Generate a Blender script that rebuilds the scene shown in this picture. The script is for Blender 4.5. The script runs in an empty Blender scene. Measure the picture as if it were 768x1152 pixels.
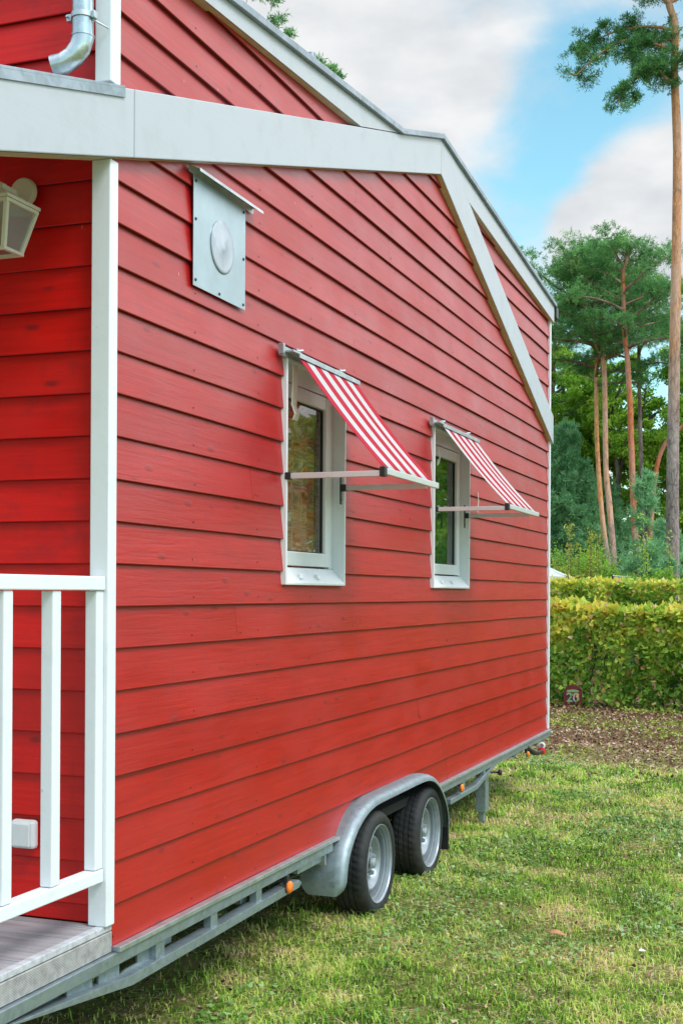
import bpy, bmesh, math, random
import numpy as np
from mathutils import Vector, Matrix, noise as mn
random.seed(4); rng = np.random.default_rng(7)
scene = bpy.context.scene
col = scene.collection
R = math.radians
rad = math.radians
UP = Vector((0, 0, 1))

# ------------------------------------------------------------------ materials
def nt(name):
    m = bpy.data.materials.new(name); m.use_nodes = True
    t = m.node_tree; t.nodes.clear()
    out = t.nodes.new('ShaderNodeOutputMaterial')
    return m, t, out
def N(t, typ, **kw):
    n = t.nodes.new(typ)
    for k, v in kw.items():
        if k.startswith('_'): setattr(n, k[1:], v)
        else:
            key = int(k[1:]) if k[0] == 'i' and k[1:].isdigit() else k.replace('__', ' ')
            n.inputs[key].default_value = v
    return n
def L(t, a, b): t.links.new(a, b)
def coords(t, scale=(1, 1, 1), rot=(0, 0, 0)):
    c = t.nodes.new('ShaderNodeTexCoord'); mp = N(t, 'ShaderNodeMapping', Scale=scale, Rotation=rot)
    L(t, c.outputs['Object'], mp.inputs[0]); return mp.outputs[0]
def ramp(t, fac, stops, interp='LINEAR'):
    r = t.nodes.new('ShaderNodeValToRGB'); r.color_ramp.interpolation = interp
    e = r.color_ramp.elements
    while len(e) < len(stops): e.new(.5)
    for i, (p, c) in enumerate(stops):
        e[i].position = p; e[i].color = (c[0], c[1], c[2], 1) if len(c) == 3 else c
    L(t, fac, r.inputs[0]); return r.outputs[0]
def noise_(t, vec, scale, detail=4, rough=.55, dist=0):
    n = N(t, 'ShaderNodeTexNoise', Scale=scale, Detail=detail, Roughness=rough, Distortion=dist)
    L(t, vec, n.inputs['Vector']); return n.outputs['Fac']
def mixc(t, fac, a, b, mode='MIX'):
    n = t.nodes.new('ShaderNodeMix'); n.data_type = 'RGBA'; n.blend_type = mode
    for sock, v in ((n.inputs[0], fac), (n.inputs[6], a), (n.inputs[7], b)):
        if hasattr(v, 'is_linked'): L(t, v, sock)
        else: sock.default_value = v if not isinstance(v, tuple) else (v[0], v[1], v[2], 1)
    return n.outputs[2]
def math_(t, op, a, b=0, c=None, clamp=False):
    n = t.nodes.new('ShaderNodeMath'); n.operation = op; n.use_clamp = clamp
    for i, v in enumerate((a, b, c)):
        if v is None: continue
        if hasattr(v, 'is_linked'): L(t, v, n.inputs[i])
        else: n.inputs[i].default_value = v
    return n.outputs[0]
def bump(t, h, strength=.3, dist=.01):
    b = N(t, 'ShaderNodeBump', Strength=strength, Distance=dist); L(t, h, b.inputs['Height']); return b.outputs[0]
def principled(t, out, color, rough=.5, metal=0., spec=.5, normal=None, **kw):
    p = t.nodes.new('ShaderNodeBsdfPrincipled')
    for k, v in (('Base Color', color), ('Roughness', rough), ('Metallic', metal), ('Specular IOR Level', spec)):
        if hasattr(v, 'is_linked'): L(t, v, p.inputs[k])
        else: p.inputs[k].default_value = (v[0], v[1], v[2], 1) if isinstance(v, tuple) else v
    for k, v in kw.items(): p.inputs[k.replace('__', ' ')].default_value = v
    if normal is not None: L(t, normal, p.inputs['Normal'])
    L(t, p.outputs[0], out.inputs[0]); return p

def m_siding(name, axis, spec=.60, k_=1.):
    # grain runs along axis ('y' or 'x')
    m, t, out = nt(name)
    sc = (14, .7, 14) if axis == 'y' else (.7, 14, 14)
    g = coords(t, sc)
    a = t.nodes.new('ShaderNodeAttribute'); a.attribute_name = 'tint'
    off = t.nodes.new('ShaderNodeVectorMath'); off.operation = 'SCALE'
    cmb = t.nodes.new('ShaderNodeCombineXYZ'); L(t, a.outputs['Fac'], cmb.inputs[0]); L(t, a.outputs['Fac'], cmb.inputs[1])
    L(t, cmb.outputs[0], off.inputs[0]); off.inputs['Scale'].default_value = 31
    add = t.nodes.new('ShaderNodeVectorMath'); L(t, g, add.inputs[0]); L(t, off.outputs[0], add.inputs[1])
    v = add.outputs[0]
    fine = noise_(t, v, 3.2, 6, .65, .4)
    broad = noise_(t, coords(t, (1.5, 1.1, 1.9)), 1.6, 4)
    blot = noise_(t, coords(t, (5, 5, 7)), 1.3, 5, .6)
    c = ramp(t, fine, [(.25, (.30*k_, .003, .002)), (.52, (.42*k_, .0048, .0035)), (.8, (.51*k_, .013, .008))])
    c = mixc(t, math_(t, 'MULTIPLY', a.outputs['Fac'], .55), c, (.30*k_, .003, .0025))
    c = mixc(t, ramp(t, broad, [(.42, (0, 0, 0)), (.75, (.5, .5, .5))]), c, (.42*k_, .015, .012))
    c = mixc(t, ramp(t, blot, [(.54, (0, 0, 0)), (.72, (.50, .50, .50))]), c, (.30, .010, .018))
    drip = noise_(t, coords(t, (16, 16, 1.2)), 1.1, 4, .6)
    c = mixc(t, ramp(t, drip, [(.60, (0, 0, 0)), (.78, (.38, .38, .38))]), c, (.33, .012, .014))
    # knots and small chips
    k = t.nodes.new('ShaderNodeTexVoronoi'); L(t, coords(t, (7, 2.6, 7) if axis == 'y' else (2.6, 7, 7)), k.inputs[0]); k.inputs['Scale'].default_value = 1.25
    kd = ramp(t, k.outputs['Distance'], [(.05, (.75, .75, .75)), (.13, (0, 0, 0))])
    c = mixc(t, kd, c, (.20, .008, .012))
    k2 = t.nodes.new('ShaderNodeTexVoronoi'); L(t, coords(t, (9, 9, 3)), k2.inputs[0]); k2.inputs['Scale'].default_value = 1.0
    c = mixc(t, ramp(t, k2.outputs['Distance'], [(.018, (.7, .7, .7)), (.03, (0, 0, 0))]), c, (.62, .30, .26))
    rr = ramp(t, broad, [(.3, (.33, .33, .33)), (.7, (.47, .47, .47))])
    h = math_(t, 'ADD', fine, math_(t, 'MULTIPLY', kd, .6))
    principled(t, out, c, rr, 0, spec, bump(t, h, .36, .004))
    return m
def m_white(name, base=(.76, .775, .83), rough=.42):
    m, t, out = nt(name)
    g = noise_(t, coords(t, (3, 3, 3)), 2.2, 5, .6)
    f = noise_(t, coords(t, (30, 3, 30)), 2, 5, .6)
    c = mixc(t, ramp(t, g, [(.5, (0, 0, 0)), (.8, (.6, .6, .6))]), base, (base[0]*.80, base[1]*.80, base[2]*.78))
    k = t.nodes.new('ShaderNodeTexVoronoi'); L(t, coords(t, (6, 3.2, 6)), k.inputs[0]); k.inputs['Scale'].default_value = 1.3
    c = mixc(t, ramp(t, k.outputs['Distance'], [(.03, (.6, .6, .6)), (.06, (0, 0, 0))]), c, (.50, .50, .47))
    principled(t, out, c, rough, 0, .5, bump(t, f, .18, .003)); return m
def m_plain(name, colr, rough=.5, metal=0., spec=.5, var=.15, sc=9, bs=.1, **kw):
    m, t, out = nt(name)
    g = noise_(t, coords(t), sc, 5, .6)
    dk = tuple(x*(1-var) for x in colr)
    lt = tuple(min(1, x*(1+var)) for x in colr)
    c = ramp(t, g, [(.3, dk), (.7, lt)])
    principled(t, out, c, rough, metal, spec, bump(t, g, bs, .003), **kw); return m
def m_galv(name, colr=(.50, .54, .56), rough=.36, sc=18):
    m, t, out = nt(name)
    v = t.nodes.new('ShaderNodeTexVoronoi'); L(t, coords(t), v.inputs[0]); v.inputs['Scale'].default_value = sc*2.2
    g = noise_(t, coords(t), sc*.35, 5, .65)
    c = ramp(t, v.outputs['Color'], [(.1, tuple(x*.86 for x in colr)), (.9, tuple(min(1, x*1.12) for x in colr))])
    c = mixc(t, ramp(t, g, [(.45, (0, 0, 0)), (.8, (.55, .55, .55))]), c, tuple(x*.70 for x in colr))
    r = ramp(t, g, [(.3, (rough,)*3), (.75, (rough+.22,)*3)])
    principled(t, out, c, r, .85, .5, bump(t, g, .12, .004)); return m
def m_leaf(name, stops, rough=.5, trans=.35, spec=.35):
    m, t, out = nt(name)
    a = t.nodes.new('ShaderNodeAttribute'); a.attribute_name = 'tint'
    c = ramp(t, a.outputs['Fac'], stops)
    p = t.nodes.new('ShaderNodeBsdfPrincipled'); L(t, c, p.inputs['Base Color'])
    p.inputs['Roughness'].default_value = rough; p.inputs['Specular IOR Level'].default_value = spec
    tr = t.nodes.new('ShaderNodeBsdfTranslucent'); L(t, c, tr.inputs[0])
    mx = t.nodes.new('ShaderNodeMixShader'); mx.inputs[0].default_value = trans
    L(t, p.outputs[0], mx.inputs[1]); L(t, tr.outputs[0], mx.inputs[2]); L(t, mx.outputs[0], out.inputs[0]); return m
def m_bark(name, low, high, z0, z1, rough=.85):
    # pine bark: grey plated near the foot, bare orange higher up (the real colour of the species)
    m, t, out = nt(name)
    c0 = t.nodes.new('ShaderNodeTexCoord'); s = t.nodes.new('ShaderNodeSeparateXYZ'); L(t, c0.outputs['Object'], s.inputs[0])
    g = noise_(t, coords(t, (6, 6, 1.6)), 2.4, 6, .65, .5)
    g2 = noise_(t, coords(t, (3, 3, .8)), 1.2, 4)
    zz = math_(t, 'ADD', s.outputs['Z'], math_(t, 'MULTIPLY', g2, 3.0))
    mr = N(t, 'ShaderNodeMapRange'); mr.inputs[1].default_value = z0+1.2; mr.inputs[2].default_value = z1+1.8
    L(t, zz, mr.inputs[0])
    a = ramp(t, g, [(.32, tuple(x*.45 for x in low)), (.5, low), (.7, tuple(x*1.35 for x in low))])
    b = ramp(t, g, [(.30, tuple(x*.55 for x in high)), (.5, high), (.7, tuple(min(1, x*1.3) for x in high))])
    c = mixc(t, mr.outputs[0], a, b)
    vo = t.nodes.new('ShaderNodeTexVoronoi'); vo.feature = 'DISTANCE_TO_EDGE'; L(t, coords(t, (9, 9, 2.6)), vo.inputs[0]); vo.inputs['Scale'].default_value = 1.3
    ck = ramp(t, vo.outputs['Distance'], [(.02, (.75, .75, .75)), (.09, (0, 0, 0))])
    c = mixc(t, math_(t, 'MULTIPLY', ck, math_(t, 'SUBTRACT', 1.0, math_(t, 'MULTIPLY', mr.outputs[0], .6))), c, tuple(x*.30 for x in low))
    kn = noise_(t, coords(t, (1.6, 1.6, 1.1)), 2.3, 3, .5)
    c = mixc(t, ramp(t, kn, [(.62, (0, 0, 0)), (.70, (.6, .6, .6))]), c, tuple(x*.45 for x in low))
    c = mixc(t, ramp(t, noise_(t, coords(t, (2, 2, .6)), 1.5, 4), [(.45, (0, 0, 0)), (.7, (.5, .5, .5))]), c, (.62, .47, .42))
    principled(t, out, c, rough, 0, .25, bump(t, g, .8, .04)); return m

M = {}
M['side'] = m_siding('red_siding_side', 'y')
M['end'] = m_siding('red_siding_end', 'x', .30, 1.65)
M['white'] = m_white('white_trim')
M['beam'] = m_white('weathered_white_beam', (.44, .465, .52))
M['pvc'] = m_plain('white_window_plastic', (.76, .775, .82), .28, var=.03, bs=.02)
M['cream'] = m_plain('cream_lamp_paint', (.70, .66, .56), .35, var=.06, bs=.05)
M['edge'] = m_plain('bare_trim_edge', (.55, .50, .36), .6, var=.15)
M['galv'] = m_galv('galvanised_steel', (.33, .39, .43), .46)
M['galvb'] = m_galv('bright_galvanised_strip', (.52, .57, .61), .36, 10)
M['zinc'] = m_plain('vent_zinc_sheet', (.38, .47, .52), .42, .6, var=.12, sc=4, bs=.03)
M['flash'] = m_galv('roof_edge_flashing', (.30, .35, .39), .42, 8)
M['alu'] = m_plain('awning_aluminium', (.70, .71, .72), .35, .35, var=.04, bs=.02)
M['black'] = m_plain('black_plastic', (.02, .02, .022), .45, var=.2)
M['rubber'] = m_plain('tyre_rubber', (.022, .023, .026), .62, var=.35, sc=20, bs=.15)
def m_tyre():
    m, t, out = nt('tyre_rubber'); g = noise_(t, coords(t), 20, 5, .6); d = noise_(t, coords(t), 3.2, 6, .7)
    c = ramp(t, g, [(.3, (.011, .012, .015)), (.7, (.024, .025, .029))])
    c = mixc(t, ramp(t, d, [(.50, (0, 0, 0)), (.75, (.6, .6, .6))]), c, (.075, .066, .055))
    principled(t, out, c, .68, 0, .4, bump(t, g, .2, .003)); return m
M['rubber'] = m_tyre()
M['rim'] = m_plain('silver_wheel_paint', (.29, .32, .36), .36, .45, var=.14, sc=14, bs=.08)
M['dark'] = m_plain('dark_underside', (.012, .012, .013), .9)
M['roof'] = m_plain('dark_roof_membrane', (.10, .11, .12), .7)
M['orange'] = m_plain('orange_reflector', (.85, .20, .02), .18, var=.15, sc=60, bs=.5)
M['redl'] = m_plain('red_lamp_lens', (.75, .02, .03), .15, var=.1, sc=60)
M['clear'] = m_plain('clear_lamp_lens', (.80, .80, .80), .12, var=.05)
M['sock'] = m_plain('white_socket_plastic', (.72, .74, .77), .35, var=.03, bs=.02)

def m_glass(name, tint=(1, 1, 1), f0=1.5):
    m, t, out = nt(name)
    fr = N(t, 'ShaderNodeFresnel', IOR=f0); gl = N(t, 'ShaderNodeBsdfGlossy', Roughness=.015); tr = t.nodes.new('ShaderNodeBsdfTransparent')
    tr.inputs[0].default_value = (*tint, 1)
    w = noise_(t, coords(t, (1, 1, 1)), 1.3, 1); L(t, bump(t, w, .05, .02), gl.inputs['Normal'])
    geo = t.nodes.new('ShaderNodeNewGeometry'); f = math_(t, 'MULTIPLY', math_(t, 'MULTIPLY', fr.outputs[0], 1.3, clamp=True), math_(t, 'SUBTRACT', 1., geo.outputs['Backfacing']))
    mx = t.nodes.new('ShaderNodeMixShader'); L(t, f, mx.inputs[0]); L(t, tr.outputs[0], mx.inputs[1]); L(t, gl.outputs[0], mx.inputs[2])
    L(t, mx.outputs[0], out.inputs[0]); return m
M['glass'] = m_glass('window_glass', (.9, .93, .92))
M['lampglass'] = m_glass('lamp_glass', (.72, .74, .74))
_t = M['lampglass'].node_tree; _o = [n for n in _t.nodes if n.type == 'OUTPUT_MATERIAL'][0]; _s = _o.inputs[0].links[0].from_socket
_d = _t.nodes.new('ShaderNodeBsdfDiffuse'); _d.inputs[0].default_value = (.5, .5, .5, 1); _m = _t.nodes.new('ShaderNodeMixShader'); _m.inputs[0].default_value = .38
_t.links.new(_s, _m.inputs[1]); _t.links.new(_d.outputs[0], _m.inputs[2]); _t.links.new(_m.outputs[0], _o.inputs[0])
def m_reflection(name, stops, sc=3.2):
    m, t, out = nt(name)
    v = coords(t, (1, 1.6, 3.2))
    g = noise_(t, v, sc, 7, .7, 1.2)
    c = ramp(t, g, stops)
    w = N(t, 'ShaderNodeTexWave', Scale=9., Distortion=2.5, Detail=2.); w.bands_direction = 'Z'; L(t, coords(t), w.inputs[0])
    c = mixc(t, math_(t, 'MULTIPLY', w.outputs['Fac'], .35), c, stops[1][1])
    principled(t, out, c, .9, 0, .1); return m
M['reflection_sheet'] = m_reflection('brown_reflection', [(.36, (.08, .05, .04)), (.43, (.88, .30, .16)), (.5, (.92, .56, .40)), (.56, (.34, .26, .18)), (.64, (.97, .88, .80))])  # brown window reflection painted on the sheet behind the pane
M['reflection_sheet2'] = m_reflection('green_reflection', [(.30, (.03, .07, .03)), (.45, (.07, .22, .07)), (.55, (.14, .34, .10)), (.65, (.25, .3, .18)), (.75, (.5, .53, .42))])  # green tree reflection of the second window, painted likewise
def m_stripe():
    m, t, out = nt('striped_awning_cloth')
    a = t.nodes.new('ShaderNodeUVMap'); s = t.nodes.new('ShaderNodeSeparateXYZ'); L(t, a.outputs[0], s.inputs[0])
    x = math_(t, 'FRACT', math_(t, 'MULTIPLY', s.outputs['X'], 5.0))
    c = ramp(t, x, [(0, (.66, .016, .055)), (.5, (.74, .73, .75))], 'CONSTANT')
    nz = noise_(t, coords(t), 300, 2); c = mixc(t, .12, c, nz, 'MULTIPLY')
    p = t.nodes.new('ShaderNodeBsdfPrincipled'); L(t, c, p.inputs['Base Color']); p.inputs['Roughness'].default_value = .8
    L(t, bump(t, nz, .1, .001), p.inputs['Normal'])
    tr = t.nodes.new('ShaderNodeBsdfTranslucent'); L(t, c, tr.inputs[0])
    mx = t.nodes.new('ShaderNodeMixShader'); mx.inputs[0].default_value = .4
    L(t, p.outputs[0], mx.inputs[1]); L(t, tr.outputs[0], mx.inputs[2]); L(t, mx.outputs[0], out.inputs[0]); return m
M['stripe'] = m_stripe()
def m_deck(name, base, ridge):
    m, t, out = nt(name)
    g = noise_(t, coords(t, (1, 9, 9)), 3, 6, .65)
    c = ramp(t, g, [(.3, tuple(x*.62 for x in base)), (.55, base), (.8, tuple(x*1.25 for x in base))])
    b = noise_(t, coords(t, (1, 1, 1)), 4, 4)
    c = mixc(t, ramp(t, b, [(.5, (0, 0, 0)), (.8, (.5, .5, .5))]), c, tuple(x*.7 for x in base))
    h = g
    if ridge:
        s = t.nodes.new('ShaderNodeSeparateXYZ'); L(t, coords(t), s.inputs[0])
        w = math_(t, 'SINE', math_(t, 'MULTIPLY', s.outputs['Z'], 2*math.pi/.0050))
        h = math_(t, 'ADD', math_(t, 'MULTIPLY', w, .5), math_(t, 'MULTIPLY', g, .6))
    principled(t, out, c, .75, 0, .3, bump(t, h, .6 if ridge else .4, .002 if ridge else .004)); return m
M['shiny'] = m_galv('polished_steel', (.36, .41, .45), .20, 6)
M['pipe'] = m_galv('glossy_downpipe_steel', (.55, .60, .64), .20, 14)
M['deck'] = m_deck('weathered_deck_board', (.36, .34, .37), False)
M['deckedge'] = m_deck('ribbed_deck_edge', (.37, .355, .36), True)
M['deckcap'] = m_deck('pale_deck_edge_strip', (.50, .50, .54), False)

# ------------------------------------------------------------------ mesh helpers
class MB:
    def __init__(s): s.v = []; s.f = []; s.m = []; s.uv = {}; s.t = []
    def add(s, vs, fs, mi=0, tint=0.):
        o = len(s.v); s.v += [tuple(v) for v in vs]
        for f in fs: s.f.append([o+i for i in f]); s.m.append(mi); s.t.append(tint)
        return o
    def box(s, x0, x1, y0, y1, z0, z1, mi=0, tint=0.):
        x0, x1 = min(x0, x1), max(x0, x1); y0, y1 = min(y0, y1), max(y0, y1); z0, z1 = min(z0, z1), max(z0, z1)
        vs = [(x, y, z) for x in (x0, x1) for y in (y0, y1) for z in (z0, z1)]
        s.add(vs, [(0, 1, 3, 2), (4, 6, 7, 5), (0, 4, 5, 1), (2, 3, 7, 6), (0, 2, 6, 4), (1, 5, 7, 3)], mi, tint)
    def prism(s, poly, axis, a0, a1, mi=0):
        # poly: list of 2D points; axis 'x': poly is (y,z); 'y': (x,z); 'z': (x,y)
        def P(p, a): return {'x': (a, p[0], p[1]), 'y': (p[0], a, p[1]), 'z': (p[0], p[1], a)}[axis]
        n = len(poly); vs = [P(p, a0) for p in poly]+[P(p, a1) for p in poly]
        fs = [tuple(range(n)), tuple(range(2*n-1, n-1, -1))]+[(i, (i+1) % n, n+(i+1) % n, n+i) for i in range(n)]
        s.add(vs, fs, mi)
    def tube(s, pts, rads, n=10, mi=0, caps=True, tint=0.):
        pts = [Vector(p) for p in pts]
        if not hasattr(rads, '__len__'): rads = [rads]*len(pts)
        vs = []; prev = None
        for i, p in enumerate(pts):
            d = (pts[min(i+1, len(pts)-1)]-pts[max(i-1, 0)]).normalized()
            if prev is None:
                a = Vector((1, 0, 0)) if abs(d.x) < .8 else Vector((0, 1, 0))
                u = d.cross(a).normalized()
            else: u = (prev-d*prev.dot(d)).normalized()
            prev = u; w = d.cross(u)
            for k in range(n):
                t = 2*math.pi*k/n; vs.append(p+(u*math.cos(t)+w*math.sin(t))*rads[i])
        fs = []
        for i in range(len(pts)-1):
            for k in range(n):
                fs.append((i*n+k, i*n+(k+1) % n, (i+1)*n+(k+1) % n, (i+1)*n+k))
        if caps: fs.append(tuple(range(n-1, -1, -1))); fs.append(tuple((len(pts)-1)*n+k for k in range(n)))
        s.add(vs, fs, mi, tint)
    def lathe(s, prof, c, axis='x', n=48, mi=0, closed=False):
        # prof: (offset along axis, radius)
        vs = []
        for (a, r) in prof:
            for k in range(n):
                t = 2*math.pi*k/n; u, w = math.cos(t)*r, math.sin(t)*r
                vs.append({'x': (c[0]+a, c[1]+u, c[2]+w), 'y': (c[0]+u, c[1]+a, c[2]+w), 'z': (c[0]+u, c[1]+w, c[2]+a)}[axis])
        fs = []; m = len(prof)
        for i in range(m if closed else m-1):
            j = (i+1) % m
            for k in range(n): fs.append((i*n+k, i*n+(k+1) % n, j*n+(k+1) % n, j*n+k))
        s.add(vs, fs, mi)
    def build(s, name, mats, parent=None, smooth=False, bevel=0, tint=False, fix=True):
        me = bpy.data.meshes.new(name); me.from_pydata(s.v, [], s.f)
        for m in (mats if isinstance(mats, (list, tuple)) else [mats]): me.materials.append(m)
        me.polygons.foreach_set('material_index', s.m)
        if tint:
            a = me.attributes.new('tint', 'FLOAT', 'FACE'); a.data.foreach_set('value', s.t)
        if fix:
            bm = bmesh.new(); bm.from_mesh(me); bmesh.ops.recalc_face_normals(bm, faces=bm.faces); bm.to_mesh(me); bm.free()
        if smooth:
            me.polygons.foreach_set('use_smooth', [True]*len(me.polygons))
            try: me.set_sharp_from_angle(angle=rad(38))
            except Exception: pass
        o = bpy.data.objects.new(name, me); col.objects.link(o)
        if parent: o.parent = parent; o.matrix_parent_inverse = PINV(parent)
        if bevel:
            b = o.modifiers.new('bevel', 'BEVEL'); b.width = bevel; b.segments = 2; b.limit_method = 'ANGLE'; b.angle_limit = rad(40)
        return o
def _split(s, name, mat, parent, **kw):
    par = list(range(len(s.v)))
    def find(i):
        while par[i] != i: par[i] = par[par[i]]; i = par[i]
        return i
    for f in s.f:
        for i in f[1:]: par[find(i)] = find(f[0])
    gr = {}
    for k, f in enumerate(s.f): gr.setdefault(find(f[0]), []).append(k)
    for ks in gr.values():
        m = MB(); mp = {}
        for k in ks:
            for i in s.f[k]:
                if i not in mp: mp[i] = len(m.v); m.v.append(s.v[i])
            m.f.append([mp[i] for i in s.f[k]]); m.m.append(0); m.t.append(0)
        m.build(name, mat, parent, **kw)
MB.split = _split
def world_loc(o):
    v = Vector(o.location)
    while o.parent: o = o.parent; v += Vector(o.location)
    return v
def PINV(p):  # parents are only ever translated: geometry is written in world coordinates
    return Matrix.Translation(-world_loc(p)) if p.parent is None else Matrix.Identity(4)
def tag(o, label=None, cat=None, group=None, kind=None):
    for k, v in (('label', label), ('category', cat), ('group', group), ('kind', kind)):
        if v: o[k] = v
    return o
def empty(name, loc, label, cat, group=None):
    o = bpy.data.objects.new(name, None); o.location = loc; o.empty_display_size = .3; col.objects.link(o); return tag(o, label, cat, group)

def quads_mesh(name, V, tint, mat, parent=None, nv=4, smooth=False):
    """V: (n,nv,3) array of loose polygons"""
    n = len(V); me = bpy.data.meshes.new(name)
    me.vertices.add(n*nv); me.vertices.foreach_set('co', V.reshape(-1).astype(np.float32))
    me.loops.add(n*nv); me.loops.foreach_set('vertex_index', np.arange(n*nv, dtype=np.int32))
    me.polygons.add(n); me.polygons.foreach_set('loop_start', np.arange(0, n*nv, nv, dtype=np.int32))
    me.polygons.foreach_set('loop_total', np.full(n, nv, dtype=np.int32))
    a = me.attributes.new('tint', 'FLOAT', 'FACE'); a.data.foreach_set('value', np.clip(tint, 0, 1).astype(np.float32))
    me.materials.append(mat); me.update(calc_edges=True)
    o = bpy.data.objects.new(name, me); col.objects.link(o)
    if parent: o.parent = parent; o.matrix_parent_inverse = PINV(parent)
    return o
def unit(a): return a/np.maximum(np.linalg.norm(a, axis=-1, keepdims=True), 1e-9)
def leaves(P, length, width, dirs=None, up=None):
    """kite-shaped leaves at P; returns (n,4,3)"""
    n = len(P)
    d = unit(rng.normal(size=(n, 3))) if dirs is None else unit(dirs)
    u = unit(np.cross(d, rng.normal(size=(n, 3)) if up is None else up))
    Lg = (np.asarray(length)*rng.uniform(.7, 1.25, n))[:, None]; W = (np.asarray(width)*rng.uniform(.75, 1.2, n))[:, None]
    nrm = np.cross(d, u); fold = nrm*W*.25
    a = P; b = P+d*Lg*.45+u*W*.5+fold; c = P+d*Lg; e = P+d*Lg*.45-u*W*.5+fold
    return np.stack([a, b, c, e], 1)
def n2(x, y, s, seed=0.):
    """cheap smooth value noise for arrays, ~0..1"""
    x = np.asarray(x)*s+seed*17.3; y = np.asarray(y)*s+seed*9.1
    xi = np.floor(x); yi = np.floor(y); fx = x-xi; fy = y-yi; fx = fx*fx*(3-2*fx); fy = fy*fy*(3-2*fy)
    def h(a, b):
        v = np.sin(a*127.1+b*311.7)*43758.5453; return v-np.floor(v)
    return (h(xi, yi)*(1-fx)+h(xi+1, yi)*fx)*(1-fy)+(h(xi, yi+1)*(1-fx)+h(xi+1, yi+1)*fx)*fy
def fbm(x, y, s, seed=0.): return n2(x, y, s, seed)*.5+n2(x, y, s*2.1, seed+1)*.3+n2(x, y, s*4.3, seed+2)*.2

# ------------------------------------------------------------------ tiny house
YF, YB = 3.925, 11.66      # front corner and far corner of the long wall (outer face at X = 0)
ZB = .525                  # foot of the siding
HW = 2.50                  # width of the house
house = empty('tiny_house', (-1.25, 7.8, 0), 'red clapboard tiny house with white trim standing on a galvanised two axle trailer', 'tiny house')

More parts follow.
